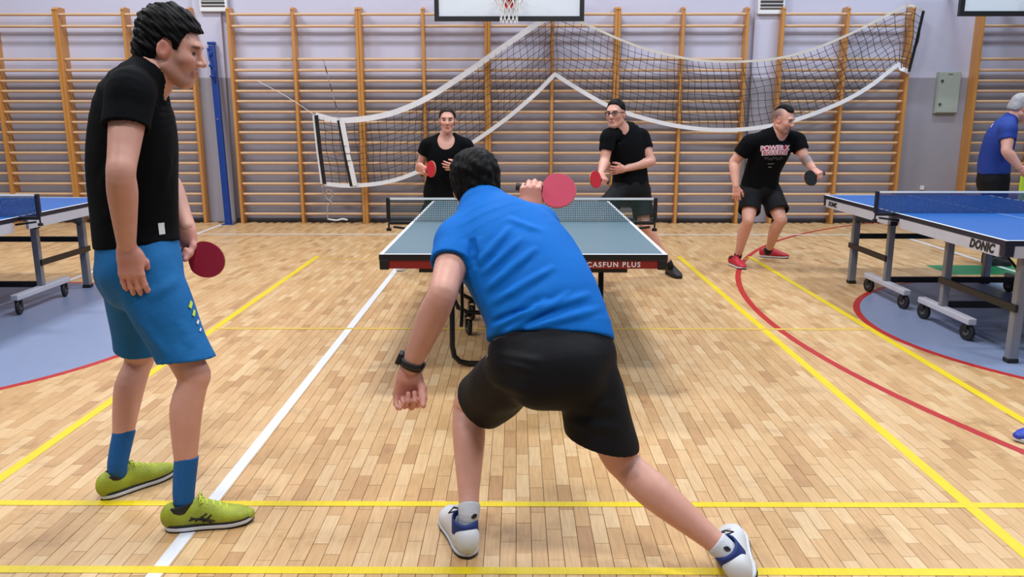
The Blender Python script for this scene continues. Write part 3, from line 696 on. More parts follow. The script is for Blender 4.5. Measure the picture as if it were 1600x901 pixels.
def bounds(shapes): return np.min([s.lo for s in shapes], 0), np.max([s.hi for s in shapes], 0)
def vnoise(Q, s, seed=0):
    r = np.random.RandomState(seed); o = np.zeros(len(Q), np.float32)
    for k in range(6):
        d = r.normal(size=3); d /= np.linalg.norm(d); d *= s * (0.7 + 0.9 * r.rand()); o += np.sin(Q @ d.astype(np.float32) + r.rand() * 6.28)
    return o / 6 * 1.6

M_SKIN = mat('skin', (214, 162, 144), 0.5, rgb2=(200, 142, 124), nscale=14, bump=0.05, bscale=260, tint=True, sss=0.12)
def frame(fwd, up):
    y = nrm(fwd); x = nrm(np.cross(y, up)); z = np.cross(x, y); return np.stack([x, y, z], 1)   # columns: right, forward, up

def hand_mesh(wr, el, dirv, thumb, side_palm, hs, vox, curl=(30, 30, 20), spread=6, thumbc=(20, 25), per=None, tx=.75):
    """wr wrist, dirv wrist->knuckles, thumb: direction of the thumb side, side_palm: palm normal"""
    d = nrm(dirv); x = nrm(np.asarray(thumb, float) - d * (np.asarray(thumb, float) @ d)); n = nrm(np.cross(d, x)); 
    if n @ np.asarray(side_palm, float) < 0: n = -n
    R = np.stack([x, d, n], 1)            # local x thumb side, y along the hand, z palm normal
    toL = lambda p: (np.asarray(p, float) - wr) @ R
    sh = []; L = hs
    base = Field((-.075 * L - .02, -.07, -.09 * L), (.085 * L + .02, .21 * L, .12 * L), vox)
    fe = toL(el); fe = nrm(fe)
    base.add(loft([fe * .09, (0, 0, 0), V3(0, .03, 0) * L], [(1, 0, 0)] * 3, [.031 * L, .028 * L, .031 * L], [.026 * L, .019 * L, .018 * L], 3), .01)
    base.add(loft([V3(0, .012, 0) * L, V3(.002, .05, 0) * L, V3(.001, .085, -.002) * L], [(1, 0, 0)] * 3, [.027 * L, .037 * L, .038 * L], [.019 * L, .017 * L, .0125 * L], 3, .6), .02)
    base.add(ell(V3(.026, .038, .008) * L, V3(.017, .03, .015) * L), .015)
    fx = (.030, .0105, -.0095, -.0285); fl_ = (.082, .092, .085, .066); fy = (.086, .090, .087, .079); fr = (.0088, .0090, .0085, .0075)
    for i in range(4):
        c = per[i] if per else curl; p = V3(fx[i], fy[i], -.002) * L; a = 0.0; lens = [fl_[i] * f for f in (.45, .31, .24)]; sp = math.radians((1.5 - i) * spread); pts = [V3(fx[i] * .9, fy[i] - .02, -.002) * L, p]
        for k in range(3):
            a += math.radians(c[k]); q = V3(math.sin(sp) * math.cos(a), math.cos(a) * math.cos(sp), math.sin(a)); p = p + q * lens[k] * L; pts.append(p)
        rr = [fr[i] * 1.08, fr[i] * 1.08, fr[i], fr[i] * .93, fr[i] * .8]
        for k in range(4): base.add(cone(pts[k], pts[k + 1], rr[k] * L, rr[k + 1] * L), .006)
    a1, a2 = thumbc; p0 = V3(.024, .022, .006) * L; t1 = math.radians(a1)
    q1 = nrm(V3(tx * math.cos(t1), .75, .9 * math.sin(t1))); p1 = p0 + q1 * .040 * L; t2 = math.radians(a2); q2 = nrm(V3(.47 * tx - math.sin(t2) * .5, .9, .25 + math.sin(t2))); p2 = p1 + q2 * .032 * L; p3 = p2 + nrm(q2 + V3(-.15, 0, .2 * math.sin(t2))) * .026 * L
    for a, b, ra, rb in ((p0, p1, .0145, .0115), (p1, p2, .0112, .0105), (p2, p3, .0105, .0085)): base.add(cone(a, b, ra * L, rb * L), .009)
    v, f = base.mesh(); return v @ R.T + wr, f, (R, wr)

def head_mesh(c, R, s, vox, neck, female=False, tints=None):
    """head in its own frame: x right, y forward, z up; neck: world point of the neck base"""
    nb = (np.asarray(neck) - c) @ R / s
    F_ = Field((-.1, -.125, -.17), (.1, .135, .13), vox / s)
    F_.add(ell((0, -.014, .034), (.073, .094, .081)), .02)
    F_.add(ell((0, .022, -.025), (.060 if not female else .054, .068, .088)), .035)
    F_.add(ell((0, .058, -.095), (.024, .021, .019) if not female else (.022, .02, .018)), .035)
    for q in (-1, 1):
        F_.add(cone((q * (.052 if not female else .042), .0, -.062), (q * (.016 if not female else .010), .058, -.096), .019 if not female else .016, .016 if not female else .014), .03)
        F_.add(ell((q * .036, .060, -.022), (.024, .024, .022)), .025)
    F_.add(cone((-.034, .078, .026), (.034, .078, .026), .0125, .0125), .02)
    for q in (-1, 1): F_.sub(ell((q * .032, .098, .004), (.018, .02, .011)), .016)
    for q in (-1, 1): F_.add(ell((q * .031, .0735, .003), (.0115, .0115, .0095)), .003)
    F_.add(cone((0, .086, .012), (0, .108, -.026), .0075, .0115), .012)
    for q in (-1, 1): F_.add(ell((q * .0115, .098, -.03), (.0085, .011, .0085)), .007)
    F_.add(cone((-.017, .086, -.058), (.017, .086, -.058), .006, .006), .008); F_.add(cone((-.015, .085, -.069), (.015, .085, -.069), .0068, .0068), .008)
    F_.sub(cone((-.022, .094, -.0635), (.022, .094, -.0635), .0022, .0022), .004)
    for q in (-1, 1):
        e = ell((q * .074, -.006, -.006), (.009, .021, .032), frame((q * -.22, 1, .0), (0, -.15, 1))); F_.add(e, .006); F_.sub(ell((q * .085, -.002, -.002), (.008, .011, .018)), .006)
    F_.add(loft([nb, nb * .5 + V3(0, -.012, -.035), V3(0, -.02, -.02)], [(1, 0, 0)] * 3, [.062, .054, .054], [.06, .056, .06], 4) if not female else loft([nb, nb * .5 + V3(0, -.012, -.035), V3(0, -.02, -.02)], [(1, 0, 0)] * 3, [.052, .046, .048], [.05, .047, .054], 4), .025)
    v, f = F_.mesh(); vl = v.copy(); return v * s @ R.T + c, f, vl
FACE_T = [((.031, .09, .003), (.0150, .02, .0085), (46, 28, 26), .95), ((-.031, .09, .003), (.0150, .02, .0085), (46, 28, 26), .95),
          ((.033, .088, .0235), (.021, .024, .0062), (58, 40, 34), .85), ((-.033, .088, .0235), (.021, .024, .0062), (58, 40, 34), .85),
          ((0, .092, -.064), (.022, .018, .0105), (178, 92, 92), .75), ((.075, -.004, -.004), (.02, .028, .038), (214, 128, 112), .5), ((-.075, -.004, -.004), (.02, .028, .038), (214, 128, 112), .5),
          ((0, .11, -.03), (.018, .02, .016), (212, 140, 126), .4), ((.04, .07, -.03), (.025, .03, .022), (216, 140, 128), .35), ((-.04, .07, -.03), (.025, .03, .022), (216, 140, 128), .35)]
def tint_from(vl, spots):
    t = np.zeros((len(vl), 4)); t[:, :3] = (.6, .35, .28)
    for c, r, col, a in spots:
        k = np.sqrt((((vl - np.array(c)) / np.array(r)) ** 2).sum(-1)); w = np.clip((1.15 - k) / .35, 0, 1) * a
        new = np.array(lin(col)[:3]); A = t[:, 3]; o = w + A * (1 - w); t[:, :3] = np.where(o[:, None] > 0, (new * w[:, None] + t[:, :3] * (A * (1 - w))[:, None]) / np.maximum(o, 1e-6)[:, None], t[:, :3]); t[:, 3] = o
    return t
def hair_mesh(c, R, s, vox, hl, top=.024, side=.014, back=.016, amp=.004, freq=150, seed=0, fringe=None, xmax=None, flow=(0, .3, -.95)):
    fd = nrm(flow).astype(np.float32)
    F_ = Field((-.12, -.15, -.14), (.12, .14, .165), vox / s)
    F_.add(ell((0, -.014 - back * .35 + .004, .034 + top * .5), (.073 + side, .094 + back * .8, .081 + top * .55)), .01)
    F_.add(ell((0, -.045 - back * .3, -.02), (.062 + side, .058 + back, .062)), .03)
    if fringe: F_.add(ell(*fringe), .03)
    ys = np.array([h[0] for h in hl]); zs = np.array([h[1] for h in hl])
    def dsp(Q): 
        q = Q - .86 * (Q @ fd)[:, None] * fd
        return amp * vnoise(q, freq, seed) + amp * .8 * vnoise(Q, freq * .35, seed + 1)
    F_.disp(dsp)
    idx = np.nonzero(F_.D < .06); Q = (np.stack(idx, -1) * F_.vox + F_.lo).astype(np.float32)
    zc = np.interp(Q[:, 1], ys, zs) + .5 * amp * np.sin(Q[:, 1] * 420) + .6 * amp * np.sin(Q[:, 0] * 520 + 1)
    F_.D[idx] = smax(F_.D[idx], (zc - Q[:, 2]).astype(np.float32) * .8, .006)
    if xmax: 
        F_.D[idx] = smax(F_.D[idx], (np.abs(Q[:, 0]) - xmax).astype(np.float32), .01)
    v, f = F_.mesh(); return v * s @ R.T + c, f

# ------------------------------------------------------------------ shoes
def shoe(parent, heel, fwd, up, L, mup, msole, mout, s_opts, vox, mcollar=None, mlace=None):
    wf = s_opts.get('wf', 1.0)
    """heel: world point at the back of the sole; fwd/up its axes"""
    R = frame(fwd, up); k = L / .29; W_ = lambda p: np.asarray(p, float) * np.array([wf, 1, 1]) * k @ R.T + heel
    ys = [.012, .05, .10, .15, .20, .25, .276]; w = [.030, .0365, .037, .041, .046, .042, .028]; zc = [.050, .052, .054, .046, .036, .031, .028]; dd = [.040, .050, .056, .048, .036, .028, .020]
    body = loft([(0, a, b) for a, b in zip(ys, zc)], [(1, 0, 0)] * 7, w, dd, 3)
    F_ = Field((-.07, -.04, .0), (.07, .32, .13), vox / k); F_.add(body, .005); F_.add(ell((0, .022, .072), (.029, .024, .028)), .02)
    F_.cutp((0, 0, .019), (0, 0, -1), .003)
    F_.sub(cone((0, .064, .16), (0, .060, .070), .036, .029), .006)
    v, f = F_.mesh(); o = np_obj('shoe', W_(v), f, mup, parent)
    hw = lambda y: float(np.interp(y, [-.008, 0, .012, .03, .06, .10, .15, .20, .24, .27, .288, .295], [0, .016, .026, .033, .036, .036, .040, .047, .046, .036, .018, 0]))
    def slab(z0, z1, g, name, m, toe=.0):
        yy = np.concatenate([np.linspace(-.008, .02, 6), np.linspace(.035, .25, 9), np.linspace(.262, .295, 7)])
        out = [(hw(y) + g * (1 if 0 < hw(y) else 0), y) for y in yy] + [(-(hw(y) + g), y) for y in yy[-2:0:-1]]
        rise = lambda y: toe * max(0, (y - .2) / .09) ** 2
        vs = [W_((x, y, z + rise(y))) for z in (z0, z1) for x, y in out]; n = len(out)
        fs = [tuple(reversed(range(n))), tuple(range(n, 2 * n))] + [(i, (i + 1) % n, (i + 1) % n + n, i + n) for i in range(n)]
        MB().add(vs, fs).build(name, m, o, bevel=.003)
    oz = s_opts.get('oz', .006); slab(0.0, oz, -.001, 'outsole', mout, .008); slab(oz, .020, .001, 'midsole', msole, .008)
    if s_opts.get('band'): slab(.0185, .0275, .0005, 'sole_band', s_opts['band'], .006)
    if mcollar:
        zt = s_opts.get('ch', .100); C2 = Field((-.07, -.03, .05), (.07, .15, .17), vox / k)
        C2.add(loft([(0, .050, .055), (0, .057, zt + .03)], [(1, 0, 0)] * 2, [.0375, .0345], [.050, .044], 3), .005); C2.cutp((0, .056, zt), (0, -.22, 1), .004); C2.cutp((0, 0, s_opts.get('cz', .078)), (0, -.15, -1), .003)
        C2.sub(loft([(0, .056, .02), (0, .060, zt + .06)], [(1, 0, 0)] * 2, [.030, .029], [.040, .038], 3), .004)
        v, f = C2.mesh(); np_obj('collar', W_(v), f, mcollar, o)
    if mlace:
        for i in range(5):
            y = .115 + i * .022; zt = float(np.interp(y, ys, np.array(zc) + np.array(dd))) + .002
            MB().tube([W_((-.022, y - .006, zt - .010)), W_((0, y, zt + .002)), W_((.022, y + .006, zt - .010))], .0032 * k, 6).build('lace', mlace, o, True)
        for q in (-1, 1): MB().tube([W_((0, .112, .116)), W_((q * .018, .12, .122)), W_((q * .034, .118, .104)), W_((q * .02, .128, .101)), W_((0, .115, .112))], .0026 * k, 6).build('lace', mlace, o, True)
    def surf(pts, side, r, name, m):
        q = []
        for y, z in pts:
            lo_, hi_ = 0.0, .08
            for _ in range(18):
                md = (lo_ + hi_) / 2
                if body.fn(np.array([[side * md, y, z]], np.float32))[0] < 0: lo_ = md
                else: hi_ = md
            q.append(W_((side * (lo_ + .0006), y, z)))
        MB().tube(q, r * k, 6).build(name, m, o, True)
    return o, surf, W_

# ------------------------------------------------------------------ one person
def fold_lines(S_, specs):
    """creases drawn over a garment: each pixel segment is measured onto the garment's own surface"""
    out = []
    for x0, y0, x1, y1, am, wd in specs:
        pts = []
        for t in np.linspace(0, 1, 7):
            ys = np.arange(2.2, 3.4, .004); q = np.array([P(x0 + (x1 - x0) * t, y0 + (y1 - y0) * t, y) for y in (2.2, 3.4)]); q = q[0] + (q[1] - q[0]) * ((ys - 2.2) / 1.2)[:, None]
            i = np.round((q - S_.lo) / S_.vox).astype(int); ok = ((i >= 0) & (i < S_.n)).all(1); i = np.clip(i, 0, S_.n - 1); d = np.where(ok, S_.D[i[:, 0], i[:, 1], i[:, 2]], 9)
            h = np.nonzero(d < 0)[0]
            if len(h): pts.append(q[h[0]])
        if len(pts) > 1: out.append((np.array(pts, np.float32), am, wd))
    return out
def fold_disp(Q, folds, r):
    for pts, am, wd in folds:
        lo, hi = pts.min(0) - 3 * wd, pts.max(0) + 3 * wd; k = np.nonzero(((Q > lo) & (Q < hi)).all(1))[0]; q = Q[k]; best = np.full(len(k), 9., np.float32); bt = np.zeros(len(k), np.float32); n = len(pts) - 1
        for i in range(n):
            d = pts[i + 1] - pts[i]; e = q - pts[i]; t = np.clip(e @ d / (float(d @ d) + 1e-9), 0, 1); x = e - t[:, None] * d; dd = (x * x).sum(-1); u = dd < best; best[u] = dd[u]; bt[u] = (i + t[u]) / n
        r[k] -= am * (np.exp(-best / wd ** 2) - .45 * np.exp(-best / (2.2 * wd) ** 2)) * 1.5 * (1 - np.abs(2 * bt - 1) ** 3)
    return r.astype(np.float32)
TW = [.115, .168, .150, .170, .160, .070]; TD = [.095, .120, .105, .118, .096, .062]
def person(label, J, o):
    J = {k: (P(*v) if len(v) == 3 and k[0] != '_' else np.array(v)) for k, v in J.items()}
    s = o['s']; vox = o['vox']; fR, fL = o['foot']['R'], o['foot']['L']
    base = (np.array(fR['heel']) + np.array(fL['heel'])) / 2; base[2] = 0
    root = thing('person', base, label, 'person')
    tw = [a * s * b for a, b in zip(TW, o.get('tw', [1] * 6))]; td = [a * s * b for a, b in zip(TD, o.get('td', [1] * 6))]
    hr = nrm(J['hipR'] - J['hipL']); sr = nrm(J['shR'] - J['shL']); pd = nrm(J['waist'] - J['pelvis']); fwd = nrm(np.cross(pd, hr)) ; sd = nrm(J['neck'] - J['chest'])
    sfwd = nrm(np.cross(sd, sr))
    rights = [hr, hr, nrm(hr * .7 + sr * .3), nrm(hr * .2 + sr * .8), sr, sr]
    tp = [J['pelvis'] - pd * .09 * s, J['pelvis'], J['waist'], J['chest'], J['uchest'], J['neck']]
    torso = loft(tp, rights, tw, td, 4, .7)
    g = o.get('limb', 1.0) * s
    def arm(q, extra=0.0):
        a, b, c = J['sh' + q], J['el' + q], J['wr' + q]; d = nrm(np.cross(b - a, c - b) + 1e-4 * sr)
        pts = [a, a + (b - a) * .35, a + (b - a) * .72, b, b + (c - b) * .25, b + (c - b) * .6, c]
        r = np.array([.056, .052, .044, .040, .043, .036, .0265]) * g * o.get('arm', 1.0)
        return pts, [d] * 7, r + extra
    def leg(q, extra=0.0):
        a, b, c = J['hip' + q], J['kn' + q], J['an' + q]; lf = nrm(o['foot'][q]['fwd']); sh_ = nrm(c - b); bk = -(lf - sh_ * (lf @ sh_)); bk = nrm(bk)
        pts = [a, a + (b - a) * .33, a + (b - a) * .7, b - (b - a) * .06 , b + (c - b) * .06, b + (c - b) * .27 + bk * .014 * g, b + (c - b) * .5 + bk * .010 * g, b + (c - b) * .8, c - sh_ * .02, c]
        r = np.array([.090, .084, .066, .056, .051, .056, .049, .036, .033, .032]) * g * o.get('leg', 1.0)
        return pts, [nrm(np.cross(sh_, bk))] * 10, r + extra
    arms = {q: loft(*arm(q)[:2], arm(q)[2], arm(q)[2], 3) for q in 'LR'}; legs = {q: loft(*leg(q)[:2], leg(q)[2], leg(q)[2], 3) for q in 'LR'}
    traps = [cone(J['neck'] + sd * .01, J['sh' + q] - (J['sh' + q] - J['neck']) * .12, .050 * s, .048 * s) for q in 'LR']
    knees = [ell(J['kn' + q] + nrm(np.array(o['foot'][q]['fwd'])) * .022 * g, np.array([.034, .034, .040]) * g) for q in 'LR']
    sh_all = [torso] + list(arms.values()) + list(legs.values()) + traps
    lo, hi = bounds(sh_all); B_ = Field(lo, hi, vox)
    B_.add(torso, .03)
    for q in 'LR': B_.add(legs[q], .05)
    for x in traps: B_.add(x, .05)
    for x in knees: B_.add(x, .025)
    for q in 'LR': B_.add(arms[q], .03); B_.add(ell(J['el' + q] - nrm(J['wr' + q] - J['el' + q]) * .012, V3(.031, .031, .031) * g), .02)
    B_.add(cone(J['neck'] - sd * .03, J['neck'] + (J['head'] - J['neck']) * .55, .060 * s * (.86 if o.get('female') else 1), .054 * s * (.86 if o.get('female') else 1)), .03)
    parts = [B_.mesh()]; tints = [np.zeros((len(parts[0][0]), 4))]
    bt = [(np.asarray(c_), r_, col_, a_) for c_, r_, col_, a_ in o.get('body_tint', [])]
    tints[0] = tint_from(parts[0][0], bt)
    HR = frame(o['hF'], o['hU']); hs = o.get('hs', 1.0)
    hv, hf, hl = head_mesh(J['head'], HR, hs, o['hvox'], J['neck'], o.get('female', False)); parts.append((hv, hf)); tints.append(tint_from(hl, FACE_T + o.get('face', [])))
    hands = {}
    for q in 'LR':
        hspec = dict(o['hand'][q]); v, f, fr = hand_mesh(J['wr' + q], J['el' + q], hspec.pop('dir'), hspec.pop('thumb'), hspec.pop('palm'), s * o.get('hsz', 1.0), o['fvox'], **hspec); parts.append((v, f)); hands[q] = fr
        tt = np.zeros((len(v), 4)); tt[:, :3] = lin((214, 134, 122))[:3]; tt[:, 3] = .35; tints.append(tt)
    v, f = join(parts); body = np_obj('body', v, f, o.get('skin', M_SKIN), root, np.concatenate(tints))
    # hair
    hspec = o['hair']; v, f = hair_mesh(J['head'], HR, hs, o['hvox'], **{k: x for k, x in hspec.items() if k != 'mat'}); np_obj('hair', v, f, hspec['mat'], root)
    # ---- shirt
    sp = o['shirt']; e = sp.get('ease', .016); we = np.array(sp.get('we', [0] * 6)); de = np.array(sp.get('de', [0] * 6))
    st = loft([tp[0] - pd * .06] + tp[1:], rights, np.array(tw) + e + we, np.array(td) + e + de, 4, .7); ss = [st] + [x.grow(.010) for x in traps]
    for q in 'LR':
        a, b = J['sh' + q], J['el' + q]; fr_ = sp['sleeve' + q]; d = nrm(b - a); inn = a + nrm(J['uchest'] - a) * .05
        ga = g * o.get('arm', 1.0); r0 = .064 * ga; r1 = sp.get('cuff', .062) * g
        sl = loft([inn, a + d * .01, a + (b - a) * fr_ * .55, a + (b - a) * fr_ * 1.12], [nrm(np.cross(d, fwd + .01))] * 4, [.062 * ga, .071 * ga, (r0 + r1) / 2 + .004, r1], [.062 * ga, .071 * ga, (r0 + r1) / 2 + .004, r1], 4)
        nn = nrm(d + np.array(sp.get('slant' + q, (0, 0, 0)))); cp = a + (b - a) * fr_
        hol = loft(*arm(q)[:2], np.minimum(arm(q)[2] + .007, r1 - max(.012, 1.7 * vox)), np.minimum(arm(q)[2] + .007, r1 - max(.012, 1.7 * vox)), 3).cut(cp - d * .02, -d)
        ss.append(sl.cut(cp, nn, .004).minus(hol, .004))
    lo, hi = bounds(ss); S_ = Field(lo, hi, vox)
    for i, x in enumerate(ss): S_.add(x, .035 if i < 3 else .03)
    hem = J['pelvis'] + pd * sp['hem']; hn = nrm(-pd + np.array(sp.get('hemtilt', (0, 0, 0))))
    S_.cutp(hem, hn, .006)
    pw = o.get('under', .0)
    if sp.get('hollow', True): S_.sub(loft([tp[0] - pd * .1] + tp[1:3], rights[:3], np.array(tw[:3]) + e + we[:3] - .017, np.array(td[:3]) + e + de[:3] - .017, 4, .7).cut(hem + pd * .004, pd), .003)
    for c_ in sp['neck'](J, sd, sr, sfwd, s): S_.sub(c_, .006)
    wr_ = sp.get('wr', .002)
    folds = fold_lines(S_, sp.get('folds', []))
    def dsp(Q):
        r = wr_ * vnoise(Q * np.array([1, 1, .5], np.float32), 38, 3)
        return fold_disp(Q, folds, r)
        return r.astype(np.float32)
    S_.disp(dsp, .04); v, f = S_.mesh(); shirt = np_obj('t_shirt', v, f, sp['mat'], root)
    # ---- shorts / trousers
    sp = o['shorts']; e = sp.get('ease', .016); top = sp.get('top', .07)
    pl = loft([J['pelvis'] + pd * (top + .05), J['pelvis'] + pd * .03, J['pelvis'] - pd * .05 * s, J['pelvis'] - pd * .11 * s], [hr] * 4, [tw[2] + e, tw[1] + e + .004, tw[1] + e, tw[0] + e * .6], [td[2] + e, td[1] + e + .008, td[1] + e + .006, td[0] + e * .6], 4, .6).cut(J['pelvis'] + pd * top, pd)
    ss = [pl]
    for q in 'LR': ss.append(ell(J['hip' + q] * .55 + J['pelvis'] * .45 - fwd * .055 * s - pd * .05 * s, np.array([.088, .088, .10]) * s * sp.get('glute', 1.0)))
    for q in 'LR':
        a, b, c = J['hip' + q], J['kn' + q], J['an' + q]; fr_ = sp['len' + q]; lp, lr_, lrad = leg(q)
        if fr_ <= 1.0:
            d = nrm(b - a); r0 = sp.get('r0', .092) * g + e * .6; r1 = sp.get('hem' + q, .09) * g; cp = a + (b - a) * fr_
            off = np.array(sp.get('drop' + q, (0, 0, 0)), float)
            sh_ = loft([a - d * .01, a + (b - a) * fr_ * .4 + off * .3, a + (b - a) * fr_ * .8 + off * .8, a + (b - a) * fr_ * 1.1 + off], [hr] * 4, [r0, (r0 * .6 + r1 * .4), r1 * .99, r1], [r0, (r0 * .6 + r1 * .4), r1 * .99, r1], 4)
            nn = nrm(d + np.array(sp.get('slant' + q, (0, 0, 0))))
            rh = r1 - max(.015, 2.2 * vox); hol = loft([a + (b - a) * fr_ * .7 + off * .75, a + (b - a) * fr_ * 1.2 + off], [hr] * 2, [rh] * 2, [rh] * 2, 3).cut(cp + off - nn * .03, -nn)
            ss.append(sh_.cut(cp + off, nn, .004).minus(hol, .004))
        else:
            x = np.array(lrad) + sp.get('ease_leg', .014); ss.append(loft(lp[:-1], lr_[:-1], x[:-1], x[:-1], 3))
    lo, hi = bounds(ss); S_ = Field(lo, hi, vox)
    for i, x in enumerate(ss): S_.add(x, .05 if i < 3 else .03)
    wr2 = sp.get('wr', .002); folds2 = fold_lines(S_, sp.get('folds', []))
    def dsp2(Q):
        r = wr2 * vnoise(Q * np.array([1, 1, .6], np.float32), 34, 9)
        return fold_disp(Q, folds2, r)
        return r.astype(np.float32)
    S_.disp(dsp2, .04); v, f = S_.mesh(); shorts = np_obj(sp.get('name', 'shorts'), v, f, sp['mat'], root)
    # ---- socks and shoes
    out = dict(root=root, J=J, HR=HR, hands=hands, shirt=shirt, shorts=shorts, body=body)
    for q in 'LR':
        sk = o.get('sock'); fs = o['foot'][q]
        if sk:
            a = J['an' + q]; b = J['kn' + q]; u = nrm(b - a); lp, lr_, lrad = leg(q); h = sk.get('h' + q, sk['h'])
            F_ = Field(a - .16, a + .16 + np.abs(u) * h, max(vox * .8, .004)); ank = np.array(fs['heel']) + nrm(fs['fwd']) * .070 + nrm(fs['up']) * .045
            F_.add(loft([ank, (ank + a) / 2, a, a + u * (h + .03)], [lr_[0]] * 4, [.027 * g, .031 * g, .0365 * g, .0385 * g + h * .03], [.030 * g, .034 * g, .038 * g, .0385 * g + h * .03], 4), .01); F_.cutp(a + u * h, u, .003)
            v, f = F_.mesh(); out['sock' + q] = np_obj('sock', v, f, sk['mat'], root)
        so = o['shoe']; out['shoe' + q] = shoe(root, np.array(fs['heel'], float), fs['fwd'], fs['up'], so['L'], so['up'], so['sole'], so['out'], so, o['fvox'] * 1.15, so.get('collar'), so.get('lace'))
    return out

def decal(parent, target, c, right, up, verts2, faces, name, m, off=.0025):
    """flat print (2D vertices) laid onto the surface of a garment"""
    me = target.data; bv = BVHTree.FromPolygons([v.co for v in me.vertices], [p.vertices[:] for p in me.polygons]); org = origin_of(target)
    right = nrm(right); n = None
    if len(c) == 2:                     # measured on the photo: find the garment's surface there
        h = bv.ray_cast(Vector(CAMP - org), Vector(nrm(_ray(*c))))
        if h[0] is None: h = bv.find_nearest(Vector(P(c[0], c[1], float(org[1])) - org))
        c = np.array(h[0]) + org; n = nrm(h[1]); right = nrm(right - n * (right @ n)); up = np.cross(n, right)
    up = nrm(up - right * (np.asarray(up) @ right)); n = np.cross(right, up); vs = []
    for x, y in verts2:
        p = np.asarray(c) + right * x + up * y + n * .12 - org; h = bv.ray_cast(Vector(p), Vector(-n), .4)
        if h[0] is None:
            h = bv.find_nearest(Vector(p - n * .12))
        vs.append(np.array(h[0]) + n * off + org)
    return MB().add(vs, faces).build(name, m, parent)
def grid2(w, h, nx=6, ny=4):
    v = [((i / nx - .5) * w, (j / ny - .5) * h) for j in range(ny + 1) for i in range(nx + 1)]
    f = [(j * (nx + 1) + i, j * (nx + 1) + i + 1, (j + 1) * (nx + 1) + i + 1, (j + 1) * (nx + 1) + i) for j in range(ny) for i in range(nx)]; return v, f
def text2(s, size, **k):
    me = text_mesh(s, size, **k); return [(v.co.x, v.co.y) for v in me.vertices], [tuple(p.vertices) for p in me.polygons]

# ------------------------------------------------------------------ bats
M_PLY = mat('bat_plywood', (190, 150, 100), .5); M_GRIP = mat('dark_grip', (34, 26, 26), .6); M_BRED = mat('red_rubber', (196, 32, 48), .55, rgb2=(184, 28, 44)); M_BGLARE = mat('red_rubber_painted_glare', (216, 80, 106), .25, rgb2=(210, 74, 100), spec=.8, coat=.4); M_BCRIM = mat('crimson_rubber', (178, 34, 58), .5); M_BBLK = mat('black_rubber_sheet', (16, 16, 18), .45)  # lunging man's red rubber: lamp glare painted into its pinker base colour
def held(pp, q, hsz, normal, lab, front, back, size=1.0):
    """a bat whose handle runs through the closed hand q of a person"""
    R_, w_ = pp['hands'][q]; ax = R_[:, 0]; return bat(w_ + R_ @ V3(0, .086, .020) * hsz + ax * .112 * size, ax, normal, lab, front, back, size)
def bat(c, axis, normal, lab, front, back, size=1.0, grip=M_GRIP):
    """c blade centre, axis handle->blade, normal of the front sheet"""
    y = nrm(axis); z = nrm(np.asarray(normal, float) - y * (np.asarray(normal, float) @ y)); x = np.cross(y, z); W_ = lambda a, b, d: np.asarray(c, float) + (x * a + y * b + z * d) * size
    t = thing('table_tennis_bat', W_(0, -.17, 0), lab, 'bat', 'table tennis bats')
    def outl(g, cut=-1): 
        pts = []
        for k in range(48):
            a = 2 * math.pi * k / 48; px = (.075 + g) * math.sin(a); py = (.079 + g) * math.cos(a)
            if py < -.045: px *= max(.28, 1 - (-.045 - py) / .034 * .55)
            if py < cut: py = cut
            pts.append((px, py))
        return pts
    MB().prism([W_(a, b, -.003) for a, b in outl(0)], z * .006 * size).build('blade', M_PLY, t)
    MB().prism([W_(a, b, .003) for a, b in outl(-.0015, -.062)], z * .004 * size).build('rubber', front, t); MB().prism([W_(a, b, -.007) for a, b in outl(-.0015, -.062)], z * .004 * size).build('rubber', back, t)
    hd = MB(); prof = [(-.062, .017, .006), (-.075, .0145, .011), (-.12, .0135, .0115), (-.155, .0165, .0125), (-.172, .0175, .0125), (-.175, .014, .01)]; vs = []; n = 12
    for py, a, b in prof: vs += [W_(a * math.cos(2 * math.pi * k / n), py, b * math.sin(2 * math.pi * k / n)) for k in range(n)]
    hd.add(vs, [(i * n + k, i * n + (k + 1) % n, (i + 1) * n + (k + 1) % n, (i + 1) * n + k) for i in range(len(prof) - 1) for k in range(n)] + [tuple(reversed(range(n))), tuple(range((len(prof) - 1) * n, len(prof) * n))])
    hd.build('handle', grip, t, True); return t

# ================================================================== THE PLAYERS
M_TBLK = mat('black_cotton', (9, 10, 14), .9, rgb2=(6, 7, 10), nscale=10, bump=.25, bscale=30, spec=.12)
M_TBLU = mat('bright_blue_jersey', (0, 106, 194), .75, rgb2=(0, 94, 178), nscale=6, bump=.15, bscale=28, spec=.18)
M_SBLU = mat('teal_blue_shorts', (14, 104, 166), .75, rgb2=(10, 88, 146), nscale=8, bump=.25, bscale=30, spec=.3)
M_SBLK = mat('black_polyester', (19, 19, 24), .7, rgb2=(13, 13, 17), nscale=6, bump=.2, bscale=24, spec=.2)
M_TROY = mat('royal_blue_cotton', (14, 54, 142), .8, rgb2=(10, 42, 118), nscale=8, bump=.2, bscale=26)
M_HAIR = mat('near_black_hair', (12, 10, 10), .6, rgb2=(4, 3, 3), nscale=60, stretch=(1, 1, .25), bump=.4, bscale=110, spec=.14); M_HBRN = mat('dark_brown_hair', (34, 20, 16), .6, spec=.2, rgb2=(20, 12, 10), nscale=60, bump=.4, bscale=120); M_HGRY = mat('grey_hair', (176, 172, 174), .6, rgb2=(128, 124, 126), nscale=60, bump=.5, bscale=120)
M_SOCKB = mat('blue_sock', (12, 92, 160), .85, bump=.3, bscale=200); M_SOCKW = mat('white_sock', (206, 208, 216), .9, bump=.3, bscale=200); M_SOCKK = mat('black_sock', (18, 18, 20), .9)
